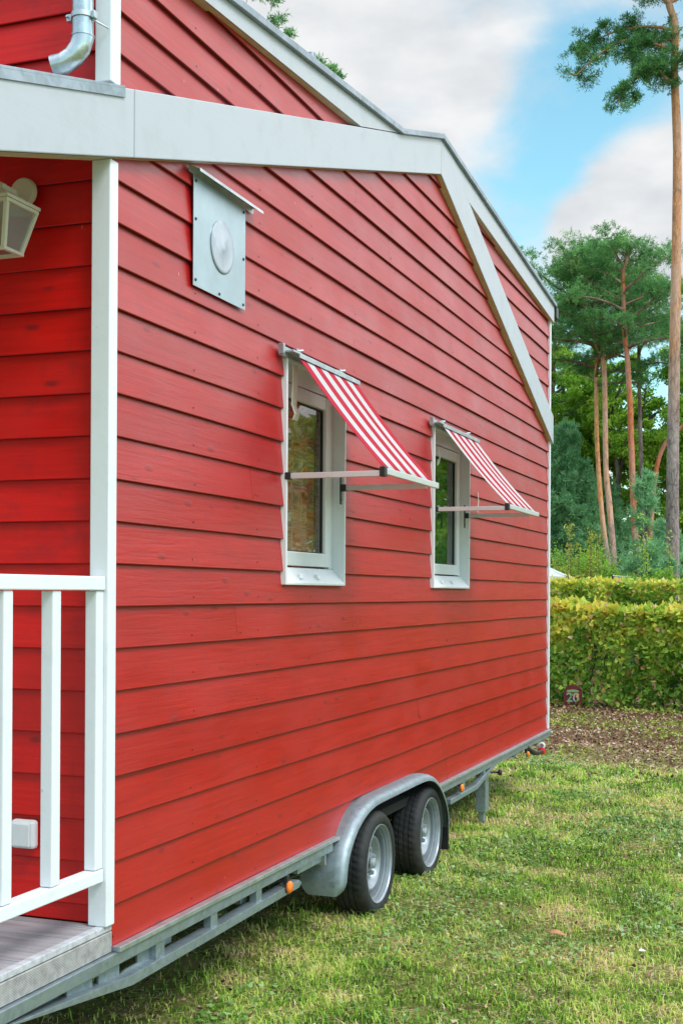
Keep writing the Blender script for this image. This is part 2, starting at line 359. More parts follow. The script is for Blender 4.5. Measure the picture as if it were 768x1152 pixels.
OUT = [(YF-.09, 4.105), (7.09, 4.437), (7.94, 4.693), (YB+.09, 4.412)]     # roof outline above the long wall
def roofz(y):
    for (a, za), (b, zb) in zip(OUT, OUT[1:]):
        if y <= b: return za+(zb-za)*(y-a)/(b-a)
    return OUT[-1][1]
def clip_top(poly, s0, t0, s1, t1):
    res = []
    def g(p): return p[1]-(t0+(t1-t0)*(p[0]-s0)/(s1-s0))
    for i in range(len(poly)):
        p, q = poly[i], poly[(i+1) % len(poly)]; gp, gq = g(p), g(q)
        if gp <= 0: res.append(p)
        if (gp < 0) != (gq < 0) and abs(gp-gq) > 1e-9:
            k = gp/(gp-gq); res.append((p[0]+(q[0]-p[0])*k, p[1]+(q[1]-p[1])*k))
    return res
def siding(name, mat, s0, s1, topf, top_breaks, holes, to3, seed, zmax=4.8, zmin=ZB, step=.22, joints=True, edge_nails=True):
    mb = MB(); rs = random.Random(seed)
    lips = [zmin]+[.669+.15*k for k in range(0, 40) if .669+.15*k < zmax]
    lips = [z for z in lips if z >= zmin]
    for bi, z0 in enumerate(lips):
        z1 = lips[bi+1]+.012 if bi+1 < len(lips) else z0+.15
        full = .15
        jo = []
        if joints and bi % 2 == rs.choice((0, 1)): jo = [s0+(s1-s0)*rs.uniform(.12, .9)]
        br = sorted(set([s0, s1]+[s0+step*i for i in range(1, int((s1-s0)/step)+1) if s0+step*i < s1-.02]+[h[0] for h in holes]+[h[1] for h in holes]+top_breaks+jo))
        br = [b for b in br if s0 <= b <= s1]
        tA, tB = rs.random(), rs.random()
        base = rs.uniform(-.002, .002)
        def off(s, z, lip):   # outward offset
            k = (z-z0)/full
            w = (mn.noise(Vector((s*.9, z0*13.7, seed)))*.003+mn.noise(Vector((s*.35, z0*7.7, seed+3)))*.003)
            return (base*.6+w)*(1-k)+(-.001)*(1-k)-.017*k
        def zl(s, z):          # the lip is never perfectly straight
            return z+(mn.noise(Vector((s*.8, z*31.1, seed+9)))*.0030 if z > zmin+.01 else 0)
        for a, b in zip(br, br[1:]):
            if b-a < .004: continue
            zc = [z0]+sorted(h[k] for h in holes for k in (2, 3) if z0 < h[k] < z1 and h[0]-1e-6 <= (a+b)/2 <= h[1]+1e-6)+[z1]
            tint = tB if (jo and (a+b)/2 > jo[0]) else tA
            for za, zb_ in zip(zc, zc[1:]):
                m_ = ((a+b)/2, (za+zb_)/2)
                if any(h[0] < m_[0] < h[1] and h[2] < m_[1] < h[3] for h in holes): continue
                aa = a+.0012 if a in jo else a; bb = b-.0012 if b in jo else b
                poly = clip_top([(aa, za), (bb, za), (bb, zb_), (aa, zb_)], a, topf(a), b, topf(b))
                if len(poly) < 3: continue
                vs = []
                for (s_, z_) in poly:
                    zz = zl(s_, z_) if abs(z_-z0) < 1e-6 else z_
                    vs.append(to3(s_, zz, off(s_, z_, False)))
                mb.add(vs, [tuple(range(len(vs)))], 0, tint)
                if abs(za-z0) < 1e-6 and topf(a) > z0 and topf(b) > z0:   # chamfer and thickness under the lip
                    o0, o1 = off(aa, z0, True), off(bb, z0, True); q0, q1 = zl(aa, z0), zl(bb, z0)
                    mb.add([to3(aa, q0, o0), to3(bb, q1, o1), to3(bb, q1-.003, o1-.003), to3(aa, q0-.003, o0-.003)], [(0, 1, 2, 3)], 0, tint)
                    mb.add([to3(aa, q0-.003, o0-.003), to3(bb, q1-.003, o1-.003), to3(bb, q1-.003, o1-.040), to3(aa, q0-.003, o0-.040)], [(0, 1, 2, 3)], 1, 0)
        # nails
        if edge_nails:
            for ns in [s0+.018]+[s0+.62*i+rs.uniform(-.01, .01) for i in range(1, int((s1-s0)/.62))]+[j+.03 for j in jo]:
                zc_ = z0+.028+rs.uniform(-.004, .004)
                if zc_+.01 > topf(ns) or any(h[0]-.02 < ns < h[1]+.02 and h[2]-.02 < zc_ < h[3]+.02 for h in holes) or ns > s1-.02: continue
                o = off(ns, zc_, False)+.0016
                mb.add([to3(ns+math.cos(k*math.pi/3)*.0042, zc_+math.sin(k*math.pi/3)*.0042, o) for k in range(6)], [tuple(range(6))], 2, 0)
    return mb.build(name, [mat, M['sidelip'], M['nail']], house, tint=True, fix=False)
M['nail'] = m_plain('dark_nail_head', (.04, .012, .012), .5, .4)
M['sidelip'] = m_plain('lap_shade_red', (.09, .004, .004), .7)  # lap undersides darkened to paint their shade; the wall core shares it

W1 = (5.450, 6.243, 1.803, 2.868); W2 = (7.885, 8.782, 1.800, 2.848)
PATH = [(6.035, .235), (6.035, .31), (6.055, .395), (6.095, .465), (6.16, .53), (6.24, .583), (6.33, .622), (6.44, .651), (6.56, .665), (6.75, .667), (7.1, .668), (7.42, .669), (7.56, .661), (7.68, .634), (7.79, .588), (7.89, .520), (7.96, .450), (8.01, .385), (8.035, .32), (8.04, .25)]
def pathz(y):
    for (a, za), (b, zb) in zip(PATH[1:], PATH[2:]):
        if a <= y <= b: return za+(zb-za)*(y-a)/max(1e-6, b-a)
    return 0
holes = [W1, W2]
_y = 6.17
while _y < 7.86:
    _b = min(_y+.05, 7.87); _t = min(pathz(_y), pathz(_b))-.012
    if _t > ZB+.01: holes.append((_y, _b, .40, _t))
    _y = _b
siding('side_cladding', M['side'], YF, YB, lambda y: roofz(y)-.05, [7.09, 7.94], holes, lambda s, z, o: (o, s, z), 1)
YE = 3.905   # face of the end walls
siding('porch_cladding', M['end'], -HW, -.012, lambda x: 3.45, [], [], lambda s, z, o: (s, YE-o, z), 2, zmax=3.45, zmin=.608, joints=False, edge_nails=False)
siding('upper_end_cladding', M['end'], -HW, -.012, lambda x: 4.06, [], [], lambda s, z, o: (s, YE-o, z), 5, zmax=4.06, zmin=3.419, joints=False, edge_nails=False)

# carcass behind the cladding: dark, closed box with the window openings cut out
mb = MB()
xs = -.10
def carc(y0, y1, z0, z1): mb.add([(xs, y0, z0), (xs, y1, z0), (xs, y1, z1), (xs, y0, z1)], [(0, 1, 2, 3)])
carc(YE+.04, W1[0], .5, 4.0); carc(W1[1], W2[0], .5, 4.0); carc(W2[1], YB-.02, .5, 4.0)
for w in (W1, W2): carc(w[0], w[1], .5, w[2]); carc(w[0], w[1], w[3], 4.0)
mb.add([(-HW+.03, YE+.05, .5), (xs, YE+.05, .5), (xs, YE+.05, 4.0), (-HW+.03, YE+.05, 4.0)], [(0, 1, 2, 3)])
mb.add([(-HW+.01, YE+.05, .5), (-HW+.01, YB-.01, .5), (-HW+.01, YB-.01, 4.3), (-HW+.01, YE+.05, 4.05)], [(0, 1, 2, 3)])
mb.add([(-HW+.03, YB-.01, .5), (-.02, YB-.01, .5), (-.02, YB-.01, 4.4), (-HW+.03, YB-.01, 4.4)], [(0, 1, 2, 3)])
mb.build('wall_core', M['sidelip'], house, fix=False)
mb = MB(); mb.box(-HW, -.03, YE+.02, YB-.01, .47, .52); mb.build('floor_slab', M['dark'], house)
# far end cladding and the back long wall, plain boards
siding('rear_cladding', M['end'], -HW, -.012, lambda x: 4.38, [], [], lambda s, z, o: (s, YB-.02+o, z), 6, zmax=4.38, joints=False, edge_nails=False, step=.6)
siding('back_cladding', M['side'], YF, YB, lambda y: roofz(y)-.05, [7.09, 7.94], [], lambda s, z, o: (-HW-o, s, z), 8, joints=False, edge_nails=False, step=.8)

# roof
def strip(name, pts_top, thick, x0, x1, mat, bevel=0, parent=house, smooth=False):
    m = MB()
    poly = list(pts_top)+[(y, z-thick) for (y, z) in reversed(pts_top)]
    m.prism(poly, 'x', x0, x1); return m.build(name, mat, parent, bevel=bevel)
roof = strip('roof', [(y, z+.004) for y, z in OUT], .05, -HW-.04, -.002, M['roof'])
# folded metal edge along the roof, in lengths with open joints
def roof_edge(pts, nm='roof_edge_strip'):
    m = MB()
    for (a, b) in pts:
        n = [p for p in OUT if a < p[0] < b]
        P = [(a, roofz(a))]+n+[(b, roofz(b))]
        top = [(y, z+.030) for y, z in P]; bot = [(y, z-.004) for y, z in reversed(P)]
        m.prism(top+bot, 'x', -.13, .052)
    return m.build(nm, M['flash'], roof, bevel=.003)
roof_edge([(YF-.09, 6.35), (6.354, 7.93), (7.934, 9.6), (9.604, YB+.095)])
mb = MB(); mb.tube([(-.8, 7.75, 4.6), (-.8, 7.75, 5.24)], .022, 14); mb.lathe([(0, .026), (.005, .036), (.04, .034), (.05, .006)], (-.8, 7.75, 5.24), 'z', 20)
mb.build('roof_vent_pipe', M['flash'], roof, smooth=True)

# trim boards
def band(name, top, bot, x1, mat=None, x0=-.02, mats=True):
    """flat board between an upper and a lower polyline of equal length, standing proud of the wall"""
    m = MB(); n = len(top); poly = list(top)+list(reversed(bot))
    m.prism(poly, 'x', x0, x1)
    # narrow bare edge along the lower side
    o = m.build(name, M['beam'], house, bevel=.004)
    e = MB()
    for (a, b) in zip(bot, bot[1:]):
        e.add([(x0+.004, a[0], a[1]-.0015), (x1-.005, a[0], a[1]-.0015), (x1-.005, b[0], b[1]-.0015), (x0+.004, b[0], b[1]-.0015)], [(0, 1, 2, 3)])
    e.build('bare_lower_edge', M['edge'], o, fix=False)
    return o
YP = 1.30   # front end of the porch
sl = .2935
bz = lambda y: 3.287+(y-3.931)*sl        # underside of the sloping beam
tz = lambda y: 3.545+(y-3.977)*.2862     # its upper side
# sloping beam: over the porch and on along the wall to the peak
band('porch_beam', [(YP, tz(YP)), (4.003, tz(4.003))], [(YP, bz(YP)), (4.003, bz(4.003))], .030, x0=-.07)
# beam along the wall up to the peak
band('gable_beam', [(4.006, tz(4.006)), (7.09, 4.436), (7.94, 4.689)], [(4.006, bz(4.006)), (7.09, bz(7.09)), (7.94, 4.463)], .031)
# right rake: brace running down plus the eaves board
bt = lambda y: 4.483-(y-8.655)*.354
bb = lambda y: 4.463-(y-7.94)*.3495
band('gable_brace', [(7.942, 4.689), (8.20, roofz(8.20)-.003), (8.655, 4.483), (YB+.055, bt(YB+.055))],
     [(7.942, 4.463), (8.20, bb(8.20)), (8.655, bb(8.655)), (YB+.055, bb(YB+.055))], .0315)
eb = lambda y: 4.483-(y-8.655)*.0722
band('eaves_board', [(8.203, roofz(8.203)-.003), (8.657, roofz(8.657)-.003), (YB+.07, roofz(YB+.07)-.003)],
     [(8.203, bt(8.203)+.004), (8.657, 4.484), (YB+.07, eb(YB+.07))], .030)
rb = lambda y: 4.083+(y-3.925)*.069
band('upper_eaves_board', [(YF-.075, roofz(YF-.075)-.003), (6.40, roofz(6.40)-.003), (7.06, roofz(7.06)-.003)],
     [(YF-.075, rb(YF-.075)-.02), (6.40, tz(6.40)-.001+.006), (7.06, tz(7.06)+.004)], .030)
# corner boards
def board(name, x0, x1, y0, y1, z0, z1, mat=None, parent=house, bevel=.004):
    m = MB(); m.box(x0, x1, y0, y1, z0, z1); return m.build(name, mat or M['white'], parent, bevel=bevel)
board('corner_post', -.060, .014, 3.868, 3.924, .606, bz(3.87)-.002)
board('corner_post', -.050, .014, 3.868, 3.936, tz(3.87)+.02, 4.08)
board('corner_post', -.06, .010, YB+.001, YB+.045, .53, 4.27)
# metal strip under the siding, along the foot of the wall
# porch roof
mb = MB(); mb.prism([(YP-.06, bz(YP-.06)+.20), (YE-.012, bz(YE)+.20), (YE-.012, bz(YE)+.225), (YP-.06, bz(YP-.06)+.225)], 'x', -HW-.04, -.072)
pr = mb.build('porch_roof', M['roof'], house)
mb = MB(); mb.prism([(YP-.06, tz(YP-.06)-.004), (3.932, tz(3.932)-.004), (3.932, tz(3.932)+.006), (YP-.06, tz(YP-.06)+.006)], 'x', -.14, .034)
mb.prism([(YP-.06, tz(YP-.06)-.036), (3.932, tz(3.932)-.036), (3.932, tz(3.932)-.0045), (YP-.06, tz(YP-.06)-.0045)], 'x', .0325, .036)
mb.build('edge_flashing', M['galv'], pr, bevel=.001)
mb = MB()
mb.prism([(YP, bz(YP)+.17), (YE-.02, bz(YE)+.17), (YE-.02, bz(YE)+.19), (YP, bz(YP)+.19)], 'x', -HW+.02, -.075)
mb.build('porch_ceiling', M['white'], pr)
board('porch_post', -.09, .0, YP+.02, YP+.11, .606, bz(YP+.02)+.02)
board('porch_post', -HW, -HW+.09, YP+.02, YP+.11, .606, bz(YP+.02)+.15)

# deck
deck = MB()
y = YP-.02; i = 0
while y < YE-.03:
    y2 = min(y+.136, YE-.004)
    deck.box(-HW, -.033, y, y2, .577, .604); y = y2+.007; i += 1
deck = deck.build('porch_deck', M['deck'], house, bevel=.003)
board('edge_strip', -.030, .002, YP-.02, 3.926, .583, .606, M['deckcap'], deck, .003)
board('edge_board', -.028, .005, YP-.02, 3.922, .508, .580, M['deckedge'], deck, .002)
# railing
rail = board('railing', -.052, .006, YP+.112, 3.866, 1.772, 1.820)
board('bottom_rail', -.050, .004, YP+.112, 3.866, .764, .808, None, rail)
yb = 3.818
while yb > YP+.2:
    board('baluster', -.046, -.001, yb, yb+.049, .810, 1.770, None, rail); yb -= .2665

# downpipe with elbow and clamp
mb = MB(); px_, py_ = -.066, 3.815
mb.tube([(px_, py_, 4.02), (px_, py_, 3.74), (px_, py_, 3.67), (px_-.010, py_-.004, 3.635), (px_-.030, py_-.012, 3.605), (px_-.060, py_-.022, 3.583), (px_-.098, py_-.034, 3.572)],
        [.0365, .0365, .038, .038, .038, .038, .038], 28, caps=False)
mb.lathe([(0, .0368), (.002, .0405), (.006, .0405), (.008, .0368)], (px_, py_, 3.672), 'z', 28)
dp = mb.build('downpipe', M['pipe'], house, smooth=True)
mb = MB(); mb.lathe([(0, .0372), (0, .0410), (.018, .0410), (.018, .0372)], (px_, py_, 3.735), 'z', 28, closed=True)
mb.box(px_-.058, px_-.040, py_-.012, py_+.012, 3.732, 3.756); mb.box(px_+.040, px_+.052, py_-.012, py_+.010, 3.732, 3.756)
mb.tube([(px_-.05, py_-.025, 3.744), (px_-.05, py_+.03, 3.744)], .004, 8)
mb.tube([(px_+.038, py_, 3.730), (px_+.075, py_+.045, 3.712)], .0035, 8)
mb.build('pipe_clamp', M['galvb'], dp, smooth=True, bevel=.001)
# gutter at the far eaves seen end-on
mb = MB(); mb.prism([(YB+.10, 4.31), (YB+.20, 4.31), (YB+.21, 4.42), (YB+.10, 4.42)], 'x', -HW-.03, .045); mb.build('gutter', M['black'], house, bevel=.01)

# vent plate
mb = MB(); mb.box(.004, .007, 4.512, 4.998, 2.975, 3.412)
vp = mb.build('vent_plate', M['zinc'], house, bevel=.001)
mb = MB(); mb.prism([(.003, 3.412), (.003, 3.440), (.006, 3.440), (.052, 3.420), (.052, 3.408), (.050, 3.408), (.050, 3.417), (.006, 3.436)], 'y', 4.478, 5.085)
mb.build('rain_hood', M['galvb'], vp)
mb = MB(); mb.lathe([(0, .108), (.003, .1075), (.005, .102), (.004, .090), (.006, .050), (.009, .020), (.011, .010), (.011, .0)], (.0075, 4.768, 3.186), 'x', 48)
mb.build('vent_disc', M['shiny'], vp, smooth=True)
mb = MB()
for (yy, zz) in ((4.53, 3.24), (4.53, 3.00), (4.745, 2.99), (4.978, 2.995), (4.978, 3.19), (4.53, 3.39), (4.978, 3.39)):
    mb.lathe([(0, .0065), (.003, .006), (.005, .003), (.005, 0)], (.007, yy, zz), 'x', 10)
mb.split('screw_head', M['black'], vp)

# windows
def window(w, refl, lab):
    y0, y1, z0, z1 = w
    m = MB(); r = .016
    # outer casing ring (proud) with deep reveals
    X0, X1 = -.085, .014
    m.box(X0, X1, y0, y0+r, z0, z1); m.box(X0, X1, y1-r, y1, z0, z1)
    m.box(X0, X1, y0+r, y1-r, z1-r, z1)
    # sloping sill
    m.prism([(X0, z0+.0), (X1, z0+.0), (X1, z0+.012), (X0+.035, z0+.085), (X0, z0+.085)], 'y', y0+r, y1-r)
    # fixed frame
    fx0, fx1 = -.083, -.052; fw = .052
    m.box(fx0, fx1, y0+r, y0+r+fw, z0+.086, z1-r); m.box(fx0, fx1, y1-r-fw, y1-r, z0+.086, z1-r); m.box(fx0, fx1, y0+r+fw, y1-r-fw, z1-r-fw-.03, z1-r)
    win = m.build('window', M['pvc'], house, bevel=.003)
    # opening sash
    s0, s1, t0, t1 = y0+r+fw+.006, y1-r-fw-.006, z0+.094, z1-r-fw-.036
    m = MB(); sw = .068; sx0, sx1 = -.082, -.044
    m.box(sx0, sx1, s0, s0+sw, t0, t1); m.box(sx0, sx1, s1-sw, s1, t0, t1); m.box(sx0, sx1, s0+sw, s1-sw, t0, t0+sw); m.box(sx0, sx1, s0+sw, s1-sw, t1-sw, t1)
    m.build('sash', M['pvc'], win, bevel=.004)
    m = MB(); g = .006; q0, q1, q2, q3 = s0+sw, s1-sw, t0+sw, t1-sw
    for (a, b, c, d) in ((q0, q0+g, q2, q3), (q1-g, q1, q2, q3), (q0+g, q1-g, q2, q2+g), (q0+g, q1-g, q3-g, q3)): m.box(-.074, -.060, a, b, c, d)
    m.build('glazing_seal', M['black'], win)
    m = MB(); m.box(-.072, -.068, q0+g, q1-g, q2+g, q3-g); m.build('pane', M['glass'], win)
    m = MB()
    for k in (.27, .55):
        yy = y0+(y1-y0)*k
        m.prism([(X1-.022, z0+.030), (X1-.004, z0+.030), (X1-.010, z0+.052), (X1-.024, z0+.056)], 'y', yy-.016, yy+.016)
    m.split('drain_cap', M['pvc'], win, bevel=.003)
    # added sheet in soft folds inside, coloured like the reflection in the glass
    m = MB(); nn = 60
    vs = []; fs = []
    for i in range(nn+1):
        yy = y0-.1+(y1-y0+.5)*i/nn; xx = -.135+.018*math.sin(i*.9)+.01*math.sin(i*2.3+1)
        vs += [(xx, yy, z0-.05), (xx+.012*math.sin(i*.5), yy, (z0+z1)/2), (xx, yy, z1+.03)]
    for i in range(nn):
        fs += [(3*i, 3*i+3, 3*i+4, 3*i+1), (3*i+1, 3*i+4, 3*i+5, 3*i+2)]
    m.add(vs, fs); m.build('reflection_sheet', refl, win, smooth=True, fix=False)
    return win
window(W1, M['reflection_sheet'], '')
window(W2, M['reflection_sheet2'], '')

# awnings
def awning(w, ra, rb_, xf, zf, ya, yb_, yr, first):
    y0, y1, z0, z1 = w
    # striped cloth from the head rail to the front bar
    xt, zt = .055, z1-.012
    me = bpy.data.meshes.new('awning'); vs = []; fs = []; uv = []
    nu, nv = 40, 14
    Y0, Y1 = ya+.035, yb_-.05
    for j in range(nv+1):
        v = j/nv
        for i in range(nu+1):
            u = i/nu; sag = .016*math.sin(math.pi*v)*(1+.25*math.sin(u*9))
            vs.append((xt+(xf-.008-xt)*v, Y0+(Y1-Y0)*u, zt+(zf+.018-zt)*v-sag))
    for j in range(nv):
        for i in range(nu): a = j*(nu+1)+i; fs.append((a, a+1, a+nu+2, a+nu+1))
    me.from_pydata(vs, [], fs); me.materials.append(M['stripe'])
    ul = me.uv_layers.new(name='UVMap')
    for lp in me.loops:
        i = lp.vertex_index % (nu+1); j = lp.vertex_index//(nu+1)
        ul.data[lp.index].uv = ((i/nu)*.9+(0 if first else .1), j/nv)
    me.polygons.foreach_set('use_smooth', [True]*len(me.polygons)); me.update()
    cloth = bpy.data.objects.new('awning', me); col.objects.link(cloth); cloth.parent = house; cloth.matrix_parent_inverse = PINV(house)
    so = cloth.modifiers.new('solid', 'SOLIDIFY'); so.thickness = .0012
    # head rail: wall bar, front lip and two clamp screws
    m = MB(); m.box(.005, .020, ra, rb_-.04, z1-.018, z1+.028); m.box(.020, .066, ra+.03, rb_-.04, z1+.000, z1+.008); m.box(.062, .068, ra+.10, rb_+.04, z1-.016, z1+.006)
    m.box(.004, .030, ra-.006, ra+.016, z1-.012, z1+.036)
    for k in (.16, .80):
        yy = ra+(rb_-ra)*k
        m.tube([(.036, yy-.055, z1+.018), (.036, yy+.055, z1+.018)], .006, 8); m.tube([(.036, yy, z1+.006), (.036, yy, z1+.034)], .008, 8)
        m.tube([(.030, yy+.03, z1+.030), (.046, yy+.05, z1+.034)], .006, 8); m.box(.026, .048, yy-.02, yy+.02, z1+.008, z1+.020)
    m.build('head_rail', M['galvb'], cloth, bevel=.001)
    # arms
    for k, (yy, zz) in enumerate(((ya, zf-.012), (yr, zf-.012))):
        m = MB(); m.box(.030, xf-.004, yy, yy+.018, zz-.013, zz+.013); m.build('arm', M['alu'], cloth, bevel=.002)
        m = MB(); 
        if k == 0: m.box(.004, .034, yy-.004, yy+.022, zz-.017, zz+.017)
        else:
            m.box(.013, .017, yy-.01, yy+.022, zz-.085, zz+.075); m.box(.017, .045, yy-.006, yy+.024, zz-.018, zz+.018)
            m.tube([(.017, yy+.006, zz-.06), (.021, yy+.006, zz-.06)], .006, 8); m.tube([(.017, yy+.006, zz+.055), (.021, yy+.006, zz+.055)], .006, 8)
        m.build('arm_bracket', M['black'], cloth, bevel=.003)
    m = MB(); m.box(xf-.010, xf+.010, ya+.034, yb_, zf-.014, zf+.016); m.build('front_bar', M['alu'], cloth, bevel=.003)
    m = MB(); m.box(xf-.013, xf+.013, ya-.004, ya+.033, zf-.026, zf+.019); m.box(xf-.008, xf+.008, yb_+.001, yb_+.014, zf-.010, zf+.012); m.split('end_cap', M['black'], cloth, bevel=.003)
    # loose strap hanging inside the head
    m = MB(); ys = ya+.11
    P = [(.006, z1-.03), (.004, z1-.15), (.000, z1-.22), (.016, z1-.265), (.006, z1-.292), (-.012, z1-.286)]
    if not first: P = [(.006, z1-.14), (.010, z1-.19), (.004, z1-.23), (-.006, z1-.25), (-.004, z1-.21)]
    wd = .030 if first else .007
    vs = []
    for (x, z) in P: vs += [(x, ys-wd, z), (x, ys+wd, z), (x+.004, ys+wd, z), (x+.004, ys-wd, z)]
    fs = []
    for i in range(len(P)-1):
        for k in range(4): fs.append((4*i+k, 4*i+(k+1) % 4, 4*i+4+(k+1) % 4, 4*i+4+k))
    fs += [(0, 1, 2, 3), tuple(range(4*len(P)-1, 4*len(P)-5, -1))]
    m.add(vs, fs); m.build('strap', M['cream'], cloth, bevel=.001)
    return cloth
awning(W1, 5.372, 6.262, .478, 2.318, 5.452, 6.335, 6.160, True)
awning(W2, 7.80, 8.80, .480, 2.318, 7.905, 8.855, 8.625, False)
mb = MB(); mb.tube([(.006, 9.02, 2.50), (.010, 9.03, 2.44), (.008, 9.02, 2.36), (.012, 9.035, 2.33)], .004, 6); mb.build('cord_end', M['cream'], house)

# wall lamp under the porch
LX, LY = -.338, 3.731; ht, hb = .094, .054; zt_, zb_l = 3.095, 2.930
mb = MB()
mb.lathe([(0, .052), (-.012, .052), (-.020, .046), (-.022, .0)], (-.350, YE-.012, 3.19), 'y', 36)
mb.tube([(-.350, YE-.03, 3.165), (-.345, 3.85, 3.150), (LX, LY+.02, 3.140)], [.012, .011, .011], 12)
lamp = mb.build('wall_lamp', M['cream'], house, smooth=True)
mb = MB()
def fr(z0, h0, z1, h1):
    vs = [(LX+a*h0, LY+b*h0, z0) for a, b in ((-1, -1), (1, -1), (1, 1), (-1, 1))]+[(LX+a*h1, LY+b*h1, z1) for a, b in ((-1, -1), (1, -1), (1, 1), (-1, 1))]
    mb.add(vs, [(3, 2, 1, 0), (4, 5, 6, 7)]+[(i, (i+1) % 4, 4+(i+1) % 4, 4+i) for i in range(4)])
fr(zt_, ht+.004, zt_+.012, ht+.004); fr(zt_+.013, ht-.01, zt_+.045, .045); fr(zt_+.046, .040, zt_+.064, .040); fr(zt_+.065, .022, zt_+.080, .014)
def rect_ring(z, h, t, w):
    for (a, b, c, d) in ((-h, h, -h, -h+w), (-h, h, h-w, h), (-h, -h+w, -h+w, h-w), (h-w, h, -h+w, h-w)): mb.box(LX+a, LX+b, LY+c, LY+d, z, z+t)
rect_ring(zt_-.013, ht, .012, .016); rect_ring(zb_l, hb+.004, .012, .014)
for a in (-1, 1):
    for b in (-1, 1):
        p0 = (LX+a*(hb-.004), LY+b*(hb-.004), zb_l+.010); p1 = (LX+a*(ht-.008), LY+b*(ht-.008), zt_-.010)
        w = .0075
        vs = [(p[0]+i*w, p[1]+j*w, p[2]) for p in (p0, p1) for i, j in ((-1, -1), (1, -1), (1, 1), (-1, 1))]
        mb.add(vs, [(3, 2, 1, 0), (4, 5, 6, 7)]+[(i, (i+1) % 4, 4+(i+1) % 4, 4+i) for i in range(4)])
mb.build('lamp_frame', M['cream'], lamp, bevel=.0015)
mb = MB(); h0, h1 = hb-.006, ht-.011
for k in range(4):
    A = [(-1, -1), (1, -1), (1, 1), (-1, 1)]; a, b = A[k], A[(k+1) % 4]
    mb.add([(LX+a[0]*h0, LY+a[1]*h0, zb_l+.013), (LX+b[0]*h0, LY+b[1]*h0, zb_l+.013), (LX+b[0]*h1, LY+b[1]*h1, zt_-.014), (LX+a[0]*h1, LY+a[1]*h1, zt_-.014)], [(0, 1, 2, 3)])
mb.build('lamp_glass', M['lampglass'], lamp, fix=False)
# outdoor socket
mb = MB(); mb.box(-.378, -.280, YE-.040, YE-.004, .853, .955); so = mb.build('wall_socket', M['sock'], house, bevel=.012)
mb = MB(); mb.box(-.367, -.293, YE-.048, YE-.041, .862, .944); mb.build('socket_lid', M['sock'], so, bevel=.004)

# ---- trailer
ch = MB()
XF = .0
# top rail (channel), bright strip above
def rail_y(m, y0, y1, z0, z1, x0=-.04, x1=.022): m.box(x0, x1, y0, y1, z0, z1)
rail_y(ch, YP-.1, 6.06, .460, .505)
frame = ch.build('trailer_frame', M['galv'], house, bevel=.003)
ch = MB(); rail_y(ch, 8.02, YB+.04, .460, .505); ch.build('upper_rail', M['galv'], frame, bevel=.003)
board('top_strip', .0, .034, 3.93, 6.13, .5065, .5245, M['galvb'], frame, .002); board('top_strip', .0, .034, 7.92, YB+.045, .5065, .5245, M['galvb'], frame, .002)
mb = MB()
def slab(poly, x0, x1): mb.prism(poly, 'x', x0, x1)
# lower chord with its kink and rising nose
slab([(3.10, .470), (4.03, .362), (5.60, .374), (5.635, .392), (5.60, .411), (4.035, .399), (3.22, .4585)], -.03, .026)
mb.build('lower_rail', M['galv'], frame, bevel=.004)
mb = MB()
for (a, b) in ((4.225, 4.29), (4.685, 4.745), (5.135, 5.190)): mb.box(-.02, .016, a, b, .400, .459)
for (a, b) in ((8.62, 8.68), (9.22, 9.27)): mb.box(-.02, .016, a, b, .385, .459)
mb.split('upright', M['galv'], frame, bevel=.003)
# gusset with two slots near the kink
mb = MB(); 
for poly in ([(3.66, .4585), (3.66, .405), (3.82, .392), (3.82, .4585)], [(3.86, .4585), (3.86, .388), (4.0, .402), (4.0, .4585)], [(4.13, .4585), (4.13, .400), (4.224, .400), (4.224, .4585)]):
    slab(poly, -.018, -.010)
for poly in ([(3.82, .4585), (3.82, .440), (3.86, .440), (3.86, .4585)], [(4.0, .4585), (4.0, .442), (4.13, .442), (4.13, .4585)], [(4.0, .4), (4.0, .402), (4.05, .412), (4.13, .412), (4.13, .4)]): slab(poly, -.018, -.010)
mb.build('gusset_plate', M['galv'], frame)
mb = MB(); slab([(8.30, .350), (9.02, .352), (9.60, .4585), (9.44, .4585), (8.99, .388), (8.30, .386)], -.03, .020); mb.build('lower_rail', M['galv'], frame, bevel=.004)
# cross members and inner rail deep under the floor
mb = MB()
for yy in (1.6, 2.6, 3.6, 4.4, 5.1, 8.7, 9.6, 10.5, 11.4): mb.box(-HW+.03, -.045, yy, yy+.06, .40, .465)
mb.box(-HW, -HW+.06, YP-.1, YB, .36, .50); mb.split('cross_member', M['galv'], frame, bevel=.003)
mb = MB()
for yy in (6.69, 7.68): mb.tube([(-HW+.1, yy, .285), (-.12, yy, .285)], .045, 12)
mb.split('axle', M['dark'], frame, smooth=True)

